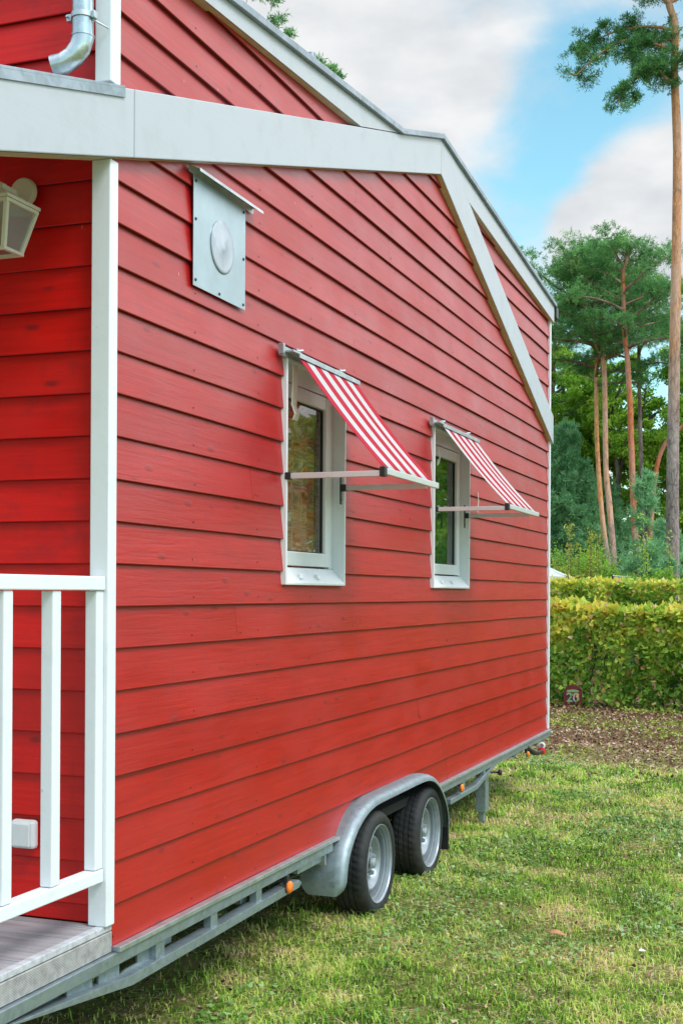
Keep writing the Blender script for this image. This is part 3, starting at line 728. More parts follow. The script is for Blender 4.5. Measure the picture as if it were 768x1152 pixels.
def wheel(cx, cy, cz, sgn=1):
    """hub disc; tyre and rim are sub-parts. cx = outer face of the tyre"""
    Ro, Rr = .289, .212
    m = MB()
    prof = [(-.125, .180), (-.105, .173), (-.075, .163), (-.054, .154), (-.044, .147), (-.044, .139), (-.058, .124), (-.078, .112), (-.086, .090), (-.084, .060), (-.070, .050), (-.060, .046), (-.056, .030), (-.054, .0)]
    m.lathe([(a*sgn, r) for a, r in prof], (cx, cy, cz), 'x', 56)
    for k in range(5):
        t = 2*math.pi*k/5+.3
        m.lathe([(-.085*sgn, .019), (-.070*sgn, .016), (-.050*sgn, .012), (-.047*sgn, .0)], (cx, cy+math.cos(t)*.076, cz+math.sin(t)*.076), 'x', 8)
    hub = m.build('wheel', M['rim'], house, smooth=True)
    m = MB()   # oval openings in the flank of the disc
    for k in range(14):
        t = 2*math.pi*k/14; ca, sa = math.cos(t), math.sin(t); vs = []
        for j in range(12):
            w_ = 2*math.pi*j/12; r_ = .1665+math.sin(w_)*.0075; tt_ = math.cos(w_)*.021
            xx_ = -.075-(r_-.163)*3.0+.004
            vs.append((cx+xx_*sgn, cy+ca*r_-sa*tt_, cz+sa*r_+ca*tt_))
        m.add(vs, [tuple(range(12))])
    m.split('vent_hole', M['black'], hub, fix=False)
    m = MB()   # rim barrel and flange
    prof = [(-.180, .196), (-.120, .178), (-.110, .183), (-.050, .187), (-.036, .1875), (-.033, .194), (-.019, .1955), (-.016, .202), (-.008, .2035), (-.004, .2085), (.002, .2115), (.001, .2150), (-.006, .2165)]
    m.lathe([(a*sgn, r) for a, r in prof], (cx, cy, cz), 'x', 64); m.build('rim', M['rim'], hub, smooth=True)
    m = MB()
    prof = [(-.010, .2145), (-.002, .2185), (.004, .228), (.006, .240), (.0065, .250), (.004, .262), (-.004, .273), (-.014, .2815), (-.024, .2865), (-.036, .2890)]
    for g in (.058, .090, .122): prof += [(-g+.004, .2892), (-g+.0025, .2815), (-g-.0025, .2815), (-g-.004, .2892)]
    prof += [(-.150, .2885), (-.165, .280), (-.178, .262), (-.182, .240), (-.178, .2145)]
    n = 144; vs = []; fs = []
    for i, (a, r) in enumerate(prof):
        for k in range(n):
            rr = r
            if .2866 < r and (k % 3 == 0) : rr = r-.0045 if (a > -.058 or a < -.122) else r-.003
            if a > -.03 and .264 < r < .2866 and k % 6 == 0: rr = r-.003
            t = 2*math.pi*k/n+a*1.2; vs.append((cx+a*sgn, cy+math.cos(t)*rr, cz+math.sin(t)*rr))
    for i in range(len(prof)-1):
        for k in range(n): fs.append((i*n+k, i*n+(k+1) % n, (i+1)*n+(k+1) % n, (i+1)*n+k))
    m.add(vs, fs); m.build('tyre', M['rubber'], hub, smooth=True)
    m = MB(); m.lathe([(-.046*sgn, .031), (-.030*sgn, .029), (-.026*sgn, .022), (-.025*sgn, .0)], (cx, cy, cz), 'x', 24); m.build('hub_cap', M['galvb'], hub, smooth=True)
    # valve
    return hub
for yy in (6.69, 7.68): wheel(.060, yy, .276)
for yy in (6.69, 7.68): wheel(-HW-.060, yy, .276, -1)

# mudguard over both wheels: swept band with rolled outer edge
path = PATH
pp = []
for i in range(len(path)-1):
    for k in range(3): pp.append((path[i][0]+(path[i+1][0]-path[i][0])*k/3, path[i][1]+(path[i+1][1]-path[i][1])*k/3))
pp.append(path[-1])
sm = [pp[0]]+[((pp[i-1][0]+2*pp[i][0]+pp[i+1][0])/4, (pp[i-1][1]+2*pp[i][1]+pp[i+1][1])/4) for i in range(1, len(pp)-1)]+[pp[-1]]
prof = [(-.150, -.004), (.030, 0), (.060, -.003), (.078, -.011), (.088, -.024), (.092, -.042), (.088, -.044), (.083, -.027), (.073, -.016), (.056, -.009), (.030, -.006), (-.150, -.010)]
mb = MB(); vs = []; fs = []; n = len(prof)
for i, (yy, zz) in enumerate(sm):
    a = sm[max(i-1, 0)]; b = sm[min(i+1, len(sm)-1)]; d = Vector((b[0]-a[0], b[1]-a[1])).normalized(); nn_ = Vector((-d.y, d.x))
    e_ = min(i, 3)
    x_in = (-.105, -.13, -.145, -.150)[e_]; x_out = (.048, .074, .086, .092)[e_]
    for (x, h) in prof: vs.append((min(max(x, x_in), x_out), yy+nn_.x*h, zz+nn_.y*h))
for i in range(len(sm)-1):
    for k in range(n): fs.append((i*n+k, i*n+(k+1) % n, (i+1)*n+(k+1) % n, (i+1)*n+k))
fs += [tuple(range(n)), tuple(range((len(sm)-1)*n+n-1, (len(sm)-1)*n-1, -1))]
mb.add(vs, fs); mg = mb.build('mudguard', M['mud'] if 'mud' in M else M['galv'], house, smooth=True)
mb = MB(); mb.box(-.06, -.0, 6.008, 6.024, .395, .445); mb.box(-.055, -.02, 5.70, 6.010, .412, .442); mb.tube([(-.03, 6.000, .42), (-.03, 6.010, .42)], .009, 8)
mb.build('bracket', M['galvb'], mg, bevel=.003)
mb = MB(); mb.box(-.13, .075, 8.042, 8.050, .10, .27); mb.build('mud_flap', M['black'], mg, bevel=.004)
# added dark sheets inside the arch, standing in for the shade there
mb = MB(); mb.box(-.275, -.27, 5.95, 8.1, .30, .69); mb.build('arch_shade_panel', M['dark'], frame)
mb = MB(); mb.box(-.268, -.155, 5.95, 8.1, .675, .69); mb.build('arch_shade_top', M['dark'], frame)

# support leg with crank
mb = MB(); mb.box(-.125, -.045, 9.52, 9.62, .100, .458); mb.box(-.105, -.065, 9.54, 9.60, .02, .101)
leg = mb.build('support_leg', M['galv'], house, bevel=.003)
mb = MB(); mb.tube([(-.045, 9.56, .40), (.03, 9.60, .40)], .008, 10); mb.lathe([(.03, .012), (.034, .022), (.052, .024), (.060, .016), (.06, 0)], (0, 9.60, .40), 'x', 18); mb.build('crank_knob', M['black'], leg, smooth=True)
mb = MB(); mb.tube([(-.06, 4.3, .45), (-.07, 4.7, .40), (-.06, 5.3, .43), (-.05, 5.8, .39), (-.10, 6.1, .44)], .006, 6); mb.build('cable', M['black'], frame)
# side marker lamps
def marker(y, z, mat, x=.03, r=.026):
    m = MB(); m.box(x-.030, x-.006, y-.012, y+.012, z+.010, .462); m.box(x-.010, x-.004, y-.030, y+.030, z-.022, z+.022); h = m.build('side_marker', M['black'], house, bevel=.003)
    m = MB(); m.lathe([(-.004, r), (.004, r), (.010, r*.8), (.014, r*.4), (.014, 0)], (x, y, z), 'x', 20)
    m.build('lens', mat, h, smooth=True)
marker(5.46, .408, M['orange'], .036, .028); marker(8.52, .452-.02, M['orange'], .036, .028); marker(10.66, .415, M['orange'], .036, .024)
mb = MB(); mb.tube([(.0, 10.72, .475), (.03, 10.75, .44), (.045, 10.85, .405), (.05, 11.0, .385), (.05, 11.14, .385)], [.020, .022, .022, .020, .018], 14)
arm = mb.build('outline_lamp', M['black'], house, smooth=True)
mb = MB(); mb.lathe([(0, .018), (.004, .032), (.03, .034), (.045, .026), (.048, 0)], (.05, 11.14, .385), 'y', 22); mb.build('red_lens', M['redl'], arm, smooth=True)
mb = MB(); mb.lathe([(0, .018), (.004, .030), (.02, .030), (.03, .02), (.032, 0)], (.05, 11.16, .432), 'y', 22); mb.build('clear_lens', M['clear'], arm, smooth=True)

# ------------------------------------------------------------------ ground
def ground_mat():
    m, t, out = nt('lawn_and_forest_floor')
    v = coords(t)
    big = noise_(t, v, .9, 5, .6); mid = noise_(t, v, 4.5, 5, .65); fine = noise_(t, v, 38, 6, .7)
    g = ramp(t, mid, [(.30, (.10, .13, .03)), (.48, (.24, .28, .07)), (.60, (.38, .35, .13)), (.78, (.36, .25, .15))])
    g = mixc(t, ramp(t, big, [(.42, (0, 0, 0)), (.68, (.7, .7, .7))]), g, (.32, .30, .11))
    soil = ramp(t, fine, [(.28, (.05, .026, .015)), (.5, (.20, .11, .06)), (.68, (.34, .21, .12)), (.82, (.46, .33, .22))])
    # bare strip of soil and leaf litter in front of the hedge, and forest floor beyond
    s = t.nodes.new('ShaderNodeSeparateXYZ'); L(t, v, s.inputs[0])
    yy = math_(t, 'ADD', math_(t, 'ADD', s.outputs['Y'], math_(t, 'MULTIPLY', s.outputs['X'], .25)), math_(t, 'MULTIPLY', noise_(t, v, .8, 4), 3.2))
    mr = N(t, 'ShaderNodeMapRange'); mr.inputs[1].default_value = 14.4; mr.inputs[2].default_value = 16.2; L(t, yy, mr.inputs[0])
    c = mixc(t, mr.outputs[0], g, soil)
    br = ramp(t, fine, [(.3, (.4, .4, .4)), (.7, (1, 1, 1))])
    c = mixc(t, 1., c, br, 'MULTIPLY')
    principled(t, out, c, .95, 0, .1, bump(t, fine, .9, .03)); return m
def gz(x, y):
    return (fbm(x, y, .55, 3)-.5)*.07+(n2(x, y, 4.5, 5)-.5)*.014
xs_ = np.concatenate([np.linspace(-6, 6, 81)]); ys_ = np.linspace(1.5, 23, 145)
GX, GY = np.meshgrid(xs_, ys_); GZ = gz(GX, GY)
fade = np.clip(np.minimum.reduce([GX+6, 6-GX, GY-1.5, 23-GY])/.8, 0, 1); GZ = GZ*fade
V = np.stack([GX, GY, GZ], -1).reshape(-1, 3); nx, ny = len(xs_), len(ys_)
F = [(j*nx+i, j*nx+i+1, (j+1)*nx+i+1, (j+1)*nx+i) for j in range(ny-1) for i in range(nx-1)]
vs = V.tolist(); b0 = len(vs)
S = 700
vs += [(-6, 1.5, 0), (6, 1.5, 0), (6, 23, 0), (-6, 23, 0), (-S, -S, 0), (S, -S, 0), (S, S*2, 0), (-S, S*2, 0)]
F += [(b0+4, b0+5, b0+1, b0+0), (b0+5, b0+6, b0+2, b0+1), (b0+6, b0+7, b0+3, b0+2), (b0+7, b0+4, b0+0, b0+3)]
me = bpy.data.meshes.new('ground'); me.from_pydata(vs, [], F); me.materials.append(ground_mat())
me.polygons.foreach_set('use_smooth', [True]*len(me.polygons))
g_o = bpy.data.objects.new('ground', me); col.objects.link(g_o); tag(g_o, kind='structure')

def in_lawn(x, y):  # 1 on the lawn, 0 on the litter strip
    yy = y+x*.25+fbm(x, y, .8, 8)*3.2
    return np.clip((16.0-yy)/1.8, 0, 1)
M['grass'] = m_leaf('grass_blades', [(0, (.05, .13, .015)), (.20, (.22, .45, .04)), (.38, (.48, .70, .10)), (.54, (.76, .80, .20)), (.66, (.80, .68, .30)), (.82, (.66, .46, .27)), (1, (.90, .80, .60))], .5, .3, .3)
def blades(n, xr, yr, h, w, lie=.6):
    x = rng.uniform(*xr, n); y = yr[0]+(yr[1]-yr[0])*rng.random(n)**1.35
    dens = in_lawn(x, y); patch = fbm(x, y, 1.1, 11); fine = n2(x, y, 7, 4)
    # keep clear under the trailer but for a fringe
    under = np.clip((x+.55)/.6, .06, 1); under = np.where((y > 3) & (y < 11.7), under, 1)
    keep = rng.random(n) < np.clip(dens*.97+.05, 0, 1)*np.clip(.45+patch*.9, .2, 1)*np.clip(.25+fine*1.3, .1, 1)*np.clip(under+.0, 0, 1)
    wheelz = ((np.abs(y-6.69) < .12) | (np.abs(y-7.68) < .12)) & (x < .05) & (x > -.13)
    keep &= ~wheelz
    keep &= ~((n2(x, y, 2.3, 91) > .80) & (rng.random(n) < .72))
    x, y, patch, fine = x[keep], y[keep], patch[keep], fine[keep]; n = len(x)
    sc = 1+np.clip(y-6, 0, 12)*.06
    H = h*rng.uniform(.35, 1.25, n)*(.55+.9*patch)*(1+.15*(sc-1)); Wd = w*rng.uniform(.6, 1.4, n)*sc
    ang = rng.uniform(0, 2*math.pi, n); ln = rng.uniform(.1, 1., n)**.7*lie*1.6
    d = np.stack([np.cos(ang), np.sin(ang), np.zeros(n)], 1); side = np.stack([-np.sin(ang), np.cos(ang), np.zeros(n)], 1)
    tw = rng.normal(0, .6, n)[:, None]; side = unit(side+d*tw*.6)
    P = np.stack([x, y, gz(x, y)-.004], 1); z = np.zeros((n, 3)); z[:, 2] = 1
    Hc = H[:, None]; lnc = ln[:, None]; Wc = Wd[:, None]
    mid = P+z*Hc*.62+d*Hc*lnc*.35; tip = P+z*Hc*(1-.35*lnc)+d*Hc*lnc*1.15
    a = P-side*Wc*.5; b = P+side*Wc*.5; c = mid+side*Wc*.42; e = mid-side*Wc*.42
    q = np.stack([a, b, c, e], 1); t3 = np.stack([e, c, tip, tip+side*1e-5], 1)
    green = fbm(x, y, 1.7, 21)*.45+fbm(x, y, 4.3, 25)*.55; tint = .04+.50*rng.random(n)+np.clip((.50-green)*1.9, -.16, .45)+np.clip(.45-x, 0, 1)*np.clip(8-y, 0, 1)*.16*(n2(x, y, 3.1, 77) > .42)+(fine-.5)*.16
    dry = rng.random(n) < (.06+.5*np.clip(.50-green, 0, .3)/.3*.6); tint = np.where(dry, rng.uniform(.62, 1, n), tint)
    return np.concatenate([q, t3]), np.concatenate([tint, tint])
a1, t1_ = blades(190000, (-1.3, 2.6), (3.2, 9.5), .038, .0050)
a2, t2_ = blades(150000, (-1.6, 3.4), (8.5, 18.5), .042, .0068)
a3, t3_ = blades(40000, (2.2, 5.5), (2.5, 16), .04, .007)
a4, t4_ = blades(26000, (-3.6, 1.6), (3.0, 8.2), .075, .004, .8)   # longer tufts
k4 = n2(a4[:len(a4)//2, 0, 0], a4[:len(a4)//2, 0, 1], 2.2, 31) > .62; k4 = np.concatenate([k4, k4]); a4, t4_ = a4[k4], t4_[k4]
# thatch: dead stalks lying flat
n = 60000; x = rng.uniform(-1.6, 2.8, n); y = 3.2+12*rng.random(n)**1.2
P = np.stack([x, y, gz(x, y)+rng.uniform(.002, .014, n)], 1); th = rng.uniform(0, 2*math.pi, n)
d = np.stack([np.cos(th), np.sin(th), rng.normal(0, .12, n)], 1)
a5 = leaves(P, .050, .0046, d, np.tile([0, 0, 1.], (n, 1))); t5_ = rng.uniform(.55, 1, n)
kk = (fbm(x, y, 4.3, 25)+rng.normal(0, .15, n) < .60); a5, t5_ = a5[kk], t5_[kk]
gr = quads_mesh('grass', np.concatenate([a1, a2, a3, a4, a5]), np.concatenate([t1_, t2_, t3_, t4_, t5_]), M['grass'])
tag(gr, 'short mown lawn grass with dry straw patches beside the house', 'grass', kind='stuff')
# broad leaved weeds and clover in the lawn
M['weed'] = m_leaf('clover_leaves', [(0, (.10, .22, .05)), (.5, (.20, .38, .08)), (1, (.38, .50, .24))], .35, .25, .5)
n = 34000; x = rng.uniform(-1.2, 3, n); y = 3.6+11*rng.random(n)**1.2
kk = (n2(x, y, 1.6, 41)+rng.normal(0, .10, n) > .58) & (in_lawn(x, y) > .6) & ((x > -.1) | (y > 11.7)); x, y = x[kk], y[kk]; n = len(x)
P = np.stack([x, y, gz(x, y)+rng.uniform(.010, .034, n)], 1); d = rng.normal(size=(n, 3)); d[:, 2] = np.abs(d[:, 2])*.25
wd = quads_mesh('clover', leaves(P, .030*(1+np.clip(y-7, 0, 8)*.04), .021*(1+np.clip(y-7, 0, 8)*.04), d, np.tile([0, 0, 1.], (n, 1))+rng.normal(0, .35, (n, 3))), rng.random(n)*.9+.05, M['weed'])
tag(wd, 'small broad leaved weeds and clover growing through the lawn', 'weeds', kind='stuff')
# leaf litter
M['litter'] = m_leaf('fallen_leaf_litter', [(0, (.05, .022, .016)), (.3, (.15, .065, .04)), (.55, (.30, .15, .09)), (.75, (.46, .30, .18)), (.9, (.66, .52, .40)), (1, (.36, .40, .12))], .7, .1, .3)
n = 30000; x = rng.uniform(-4.2, 4.5, n); y = rng.uniform(12.2, 21.8, n)
kk = rng.random(n) < np.clip(1.05-in_lawn(x, y), .04, 1)*np.clip(.3+fbm(x, y, 1.5, 15)*1.2, 0, 1); x, y = x[kk], y[kk]
x2 = rng.uniform(-1, 3, 3800); y2 = 3.6+9*rng.random(3800); x = np.concatenate([x, x2]); y = np.concatenate([y, y2]); n = len(x)
P = np.stack([x, y, gz(x, y)+rng.uniform(.003, .035, n)], 1); d = rng.normal(size=(n, 3)); d[:, 2] *= .35
S_ = np.where(y < 12, .026, .048)
lt = quads_mesh('leaf_litter', leaves(P, S_, S_*.6, d, np.tile([0, 0, 1.], (n, 1))+rng.normal(0, .5, (n, 3))), rng.random(n)**1.1*.97, M['litter'])
tag(lt, 'brown fallen leaves and twigs covering the bare strip in front of the hedge', 'leaf litter', kind='stuff')
M['weed2'] = m_leaf('mossy_weeds', [(0, (.12, .17, .03)), (.5, (.30, .38, .06)), (1, (.50, .48, .12))], .6, .3, .2)
# low weeds growing in the strip
n = 20000; x = rng.uniform(-3.5, 4, n); y = rng.uniform(13, 20.5, n); kk = n2(x, y, 1.6, 51)+rng.normal(0, .12, n) > .70; x, y = x[kk], y[kk]; n = len(x)
P = np.stack([x, y, gz(x, y)+rng.uniform(.01, .07, n)], 1); d = rng.normal(size=(n, 3)); d[:, 2] = np.abs(d[:, 2])*.6
w2 = quads_mesh('ground_cover', leaves(P, .05, .028, d), rng.random(n), M['weed2']); tag(w2, 'patches of low green weeds among the brown leaves', 'weeds', kind='stuff')

# a few single things lying on the lawn
def curled_leaf(name, x, y, s, rz, mat, label, cat='leaf'):
    m = MB(); vs = []; fs = []; nu, nv = 8, 4
    for i in range(nu+1):
        u = i/nu; wdt = math.sin(math.pi*min(1, u*.92+.06))**.8*.36*s
        for j in range(nv+1):
            v = j/nv*2-1; vs.append((u*s-s/2, v*wdt, .010+.25*wdt*v*v+.05*s*math.sin(u*4)))
    for i in range(nu):
        for j in range(nv): a = i*(nv+1)+j; fs.append((a, a+1, a+nv+2, a+nv+1))
    m.add(vs, fs); o = m.build(name, mat, None, smooth=True, fix=False); o.location = (x, y, float(gz(np.array([x]), np.array([y]))[0])+.02); o.rotation_euler = (.12, .1, rz)
    sd = o.modifiers.new('solid', 'SOLIDIFY'); sd.thickness = .002
    return tag(o, label, cat, 'fallen leaves on the lawn' if cat == 'leaf' else None)
M['bl'] = m_plain('dry_brown_leaf', (.42, .19, .09), .6, var=.3, sc=40); M['wl'] = m_plain('pale_scrap', (.75, .73, .70), .6, var=.1)
curled_leaf('fallen_leaf', 1.07, 6.54, .085, .3, M['bl'], 'long curled orange brown leaf lying alone in the middle of the lawn')
curled_leaf('fallen_leaf', 1.12, 8.72, .05, 1.3, M['bl'], 'small brown leaf lying on the lawn well beyond the curled orange one')
curled_leaf('paper_scrap', 1.523, 6.342, .045, .8, M['wl'], 'small white scrap lying on the grass near the right edge', 'scrap')

# ------------------------------------------------------------------ hedges
HS = [(0, (.06, .14, .02)), (.18, (.15, .31, .035)), (.36, (.30, .50, .06)), (.52, (.52, .62, .09)), (.68, (.76, .70, .10)), (.84, (.88, .70, .12)), (.93, (.55, .28, .09)), (1, (.80, .66, .42))]
M['hedge'] = m_leaf('hedge_leaves', HS, .42, .45, .35)
M['twig'] = m_plain('dark_hedge_twig', (.085, .055, .035), .85)
def hedge(name, p0, p1, thick, H, n, size, label, seed, gap=None):
    p0 = np.array(p0, float); p1 = np.array(p1, float); Ld = np.linalg.norm(p1-p0); ax = (p1-p0)/Ld; nr = np.array([ax[1], -ax[0]])  # towards the camera
    if nr[1] > 0: nr = -nr
    root = empty(name, ((p0[0]+p1[0])/2, (p0[1]+p1[1])/2, 0), label, 'hedge', 'clipped hedges')
    k = rng.random(n); u = rng.random(n)*Ld
    front = k < .56; top = (k >= .56) & (k < .78); back = (k >= .78) & (k < .90)
    # inside
    dpt = np.abs(rng.normal(0, .10, n))
    z = rng.random(n)**.9*H; q = rng.uniform(-thick/2, thick/2, n)
    bul = (fbm(u, z, 1.6, seed)-.5)*.26+(n2(u, z, 5, seed+4)-.5)*.16
    topz = H+(fbm(u, q, 1.3, seed+7)-.5)*.16+(n2(u, q, 7, seed)-.5)*.10+np.where(rng.random(n) < .03, rng.random(n)*.14, 0)
    q = np.where(front, thick/2+bul-dpt, np.where(back, -thick/2-bul+dpt, q)); z = np.where(top, topz-np.abs(rng.normal(0, .05, n)), np.minimum(z, topz))
    rd = np.clip((z-(H-.14))/.14, 0, 1)*.10; q = np.where(front, q-rd, q)
    keep = np.ones(n, bool)
    hole = n2(u, z, 4.2, seed+30); keep &= ~((hole > .70) & (rng.random(n) < .72) & (~top))
    low = z < .35; keep &= ~(low & (rng.random(n) < (.66-z*1.3)*(n2(u, z, 2.4, seed+60) > .4)))
    q = np.where(low & front, q+.16*n2(u, z, 2.0, seed+61), q)
    if gap is not None:   # thin, see-through stretch
        gu, gw = gap; dd = np.exp(-((u-gu)/gw)**2)*np.exp(-((z-.75)/.42)**2); keep &= rng.random(n) > dd*.72
    u, z, q, front, top, k = u[keep], z[keep], q[keep], front[keep], top[keep], k[keep]; n = len(u)
    P = np.stack([p0[0]+ax[0]*u+nr[0]*q, p0[1]+ax[1]*u+nr[1]*q, z+.02], 1)
    out3 = np.where(top[:, None], np.array([0, 0, 1.]), np.array([nr[0], nr[1], .25]))
    d = out3*.55+rng.normal(0, .75, (n, 3)); d[:, 2] -= .30
    lv = leaves(P, size, size*.66, d, out3+rng.normal(0, .55, (n, 3)))
    yel = fbm(u, z, 1.0, seed+2); hz = z/H; clump = (n2(u, z, 5.5, seed+12)-.5)*.34
    tint = .05+.38*rng.random(n)+.42*np.clip(yel+(hz-.6)*.55-.28-(u/Ld-.45)*.25, 0, 1)+np.where(top, .14, 0)+clump
    odd = rng.random(n); tint = np.where(odd < .05, rng.uniform(.88, 1, n), tint); tint = np.where((odd > .93) & (hz > .3), tint+.22, tint)
    quads_mesh('foliage', lv, tint, M['hedge'], root)
    m = MB(); rr = random.Random(seed)
    uu = .1
    while uu < Ld:
        q_ = rr.uniform(-.12, .12); x0 = p0+ax*uu+nr*q_; zt0 = H*rr.uniform(.8, .95)
        P_ = [(x0[0], x0[1], -.03)]
        for s_ in range(1, 5): P_.append((x0[0]+rr.uniform(-.10, .10)*s_/3, x0[1]+rr.uniform(-.08, .08), zt0*s_/4))
        m.tube(P_, [.022, .018, .014, .010, .005], 5)
        for _ in range(5):
            b = Vector(P_[rr.randint(1, 3)]); m.tube([b, b+Vector((rr.uniform(-.25, .25), rr.uniform(-.25, .25), rr.uniform(.05, .35)))], [.008, .003], 4)
        uu += rr.uniform(.16, .34)
    m.build('stems', M['twig'], root, fix=False)
    return root
hedge('front_hedge', (-4.6, 21.4), (7.5, 18.2), .75, 1.52, 38000, .118, 'near clipped beech hedge turning yellow behind the strip of fallen leaves', 5, gap=(3.9, .85))
hedge('rear_hedge', (-9, 28.4), (8, 26.6), 1.1, 1.98, 44000, .12, 'farther taller clipped hedge rising behind the near one, below the pine trunks', 9)

# number board at the foot of the hedge
M['sign'] = m_plain('dark_red_sign_paint', (.12, .012, .016), .5, var=.15); M['signw'] = m_plain('pale_sign_paint', (.42, .34, .37), .6); M['signg2'] = m_plain('pale_green_sign_paint', (.24, .34, .22), .6); M['signg'] = m_plain('green_sign_paint', (.22, .34, .14), .5)
SY = 19.95; sx = -1.245; sw_, zt1 = .142, .0
nb = empty('number_board', (sx, SY, 0), 'small dark red round topped board with pale number 20 at the hedge foot', 'sign')
poly = [(sx-sw_, .0), (sx+sw_, .0), (sx+sw_, .22)]+[(sx+sw_*math.cos(t), .22+.13*math.sin(t)) for t in np.linspace(.15, math.pi-.15, 12)]+[(sx-sw_, .22)]
mb = MB(); mb.prism(poly, 'y', SY, SY+.03); mb.build('board', M['sign'], nb, bevel=.004)
mb = MB(); mb.prism([(sx-.10, .235), (sx+.10, .235), (sx+.085, .265), (sx, .277), (sx-.085, .265)], 'y', SY-.006, SY-.001); mb.build('green_band', M['signg'], nb)
fc = bpy.data.curves.new('number', 'FONT'); fc.body = '20'; fc.size = .20; fc.extrude = .004; fc.align_x = 'CENTER'; fc.offset = .004
fo = bpy.data.objects.new('number_tmp', fc); col.objects.link(fo)
dg = bpy.context.evaluated_depsgraph_get(); dg.update(); mm = bpy.data.meshes.new_from_object(fo.evaluated_get(dg)); bpy.data.objects.remove(fo)
mm.transform(Matrix.Translation((sx, SY-.006, .085)) @ Matrix.Rotation(rad(90), 4, 'X')); mm.materials.clear(); mm.materials.append(M['signw'])
mm.materials.append(M['signg2'])
for p_ in mm.polygons: p_.material_index = 1 if p_.center.x < sx else 0
no = bpy.data.objects.new('number', mm); col.objects.link(no); no.parent = nb; no.matrix_parent_inverse = PINV(nb)

# ------------------------------------------------------------------ trees
PN = [(0, (.04, .13, .05)), (.3, (.11, .28, .10)), (.6, (.22, .47, .16)), (.85, (.38, .62, .22)), (1, (.44, .56, .18))]
M['needle'] = m_leaf('pine_needles', PN, .7, .48, .08)
BN = [(0, (.07, .20, .10)), (.4, (.24, .50, .24)), (.75, (.42, .70, .38)), (1, (.58, .80, .50))]
M['bneedle'] = m_leaf('blue_green_needles', BN, .7, .48, .08)
DL = [(0, (.04, .11, .012)), (.3, (.14, .32, .035)), (.55, (.29, .53, .06)), (.8, (.46, .68, .10)), (1, (.60, .68, .14))]
M['dleaf'] = m_leaf('broadleaf_foliage', DL, .6, .5, .15)
M['ybush'] = m_leaf('yellow_green_bush_leaves', [(0, (.05, .10, .01)), (.5, (.20, .28, .03)), (1, (.45, .45, .07))], .45, .4, .4)
M['misl'] = m_leaf('mistletoe_leaves', [(0, (.10, .13, .015)), (1, (.24, .24, .04))], .5, .3)
GREY, ORG = (.26, .20, .19), (.62, .25, .11)
M['bark'] = m_bark('scots_pine_bark', (.32, .25, .24), (.72, .36, .22), 3.2, 4.6)
M['bark2'] = m_bark('orange_pine_bark', (.32, .25, .24), (.78, .34, .14), 3.2, 4.6)
M['barkh'] = m_bark('scots_pine_bark_tall', (.29, .23, .22), (.60, .28, .14), 6.5, 9.0)
M['barkr'] = m_bark('red_pine_bark', (.27, .17, .14), (.55, .17, .075), 2.6, 4.2)
M['barkg'] = m_bark('grey_brown_bark', (.17, .12, .11), (.30, .16, .12), 8, 14)
M['darkbark'] = m_bark('dark_broadleaf_bark', (.045, .035, .032), (.05, .038, .032), 3, 8)

def smooth_path(P, k=4):
    P = [Vector(p) for p in P]; out = []
    for i in range(len(P)-1):
        p0 = P[max(i-1, 0)]; p1 = P[i]; p2 = P[i+1]; p3 = P[min(i+2, len(P)-1)]
        for j in range(k):
            t = j/k; out.append(.5*((2*p1)+(-p0+p2)*t+(2*p0-5*p1+4*p2-p3)*t*t+(-p0+3*p1-3*p2+p3)*t**3))
    out.append(P[-1]); return out
def at_z(path, z):
    for a, b in zip(path, path[1:]):
        if a.z <= z <= b.z: return a.lerp(b, (z-a.z)/max(1e-6, b.z-a.z))
    return path[-1]
def tufts(centres, radii, per, ln, wd, flat=.55, seed=0, up=.35):
    """needle tufts: each clump is several sprays of thin blades"""
    out = []; tt = []
    for c, r in zip(centres, radii):
        c = np.array(c)
        ns = max(3, int(per/14)); sp = rng.normal(size=(ns, 3)); sp = unit(sp)*(rng.random((ns, 1))**.6)*r*rng.uniform(.6, 1.3, (ns, 1)); sp[:, 2] *= flat
        base = c+sp
        P = np.repeat(base, 14, 0); d = rng.normal(size=(len(P), 3)); d[:, 2] += up
        sprayd = unit(np.repeat(sp, 14, 0)+1e-5); d = unit(d)+sprayd*.7
        P = P+rng.normal(0, .035, P.shape)
        out.append(leaves(P, ln, wd, d))
        tc = rng.uniform(-.14, .14); h = np.repeat(rng.uniform(-.22, .24, ns), 14)
        tt.append(np.clip(.42+tc+h+rng.uniform(-.14, .14, len(P)), 0, 1))
    return np.concatenate(out), np.concatenate(tt)
def limb(m, a, d, length, r, rs, droop=0., n=5):
    P = [Vector(a)]; d = Vector(d).normalized()
    for i in range(n):
        d = (d+Vector((rs.uniform(-.22, .22), rs.uniform(-.22, .22), rs.uniform(-.12, .20)-droop))).normalized(); P.append(P[-1]+d*length/n)
    m.tube(P, [r*(1-.85*i/n) for i in range(n+1)], 6); return P
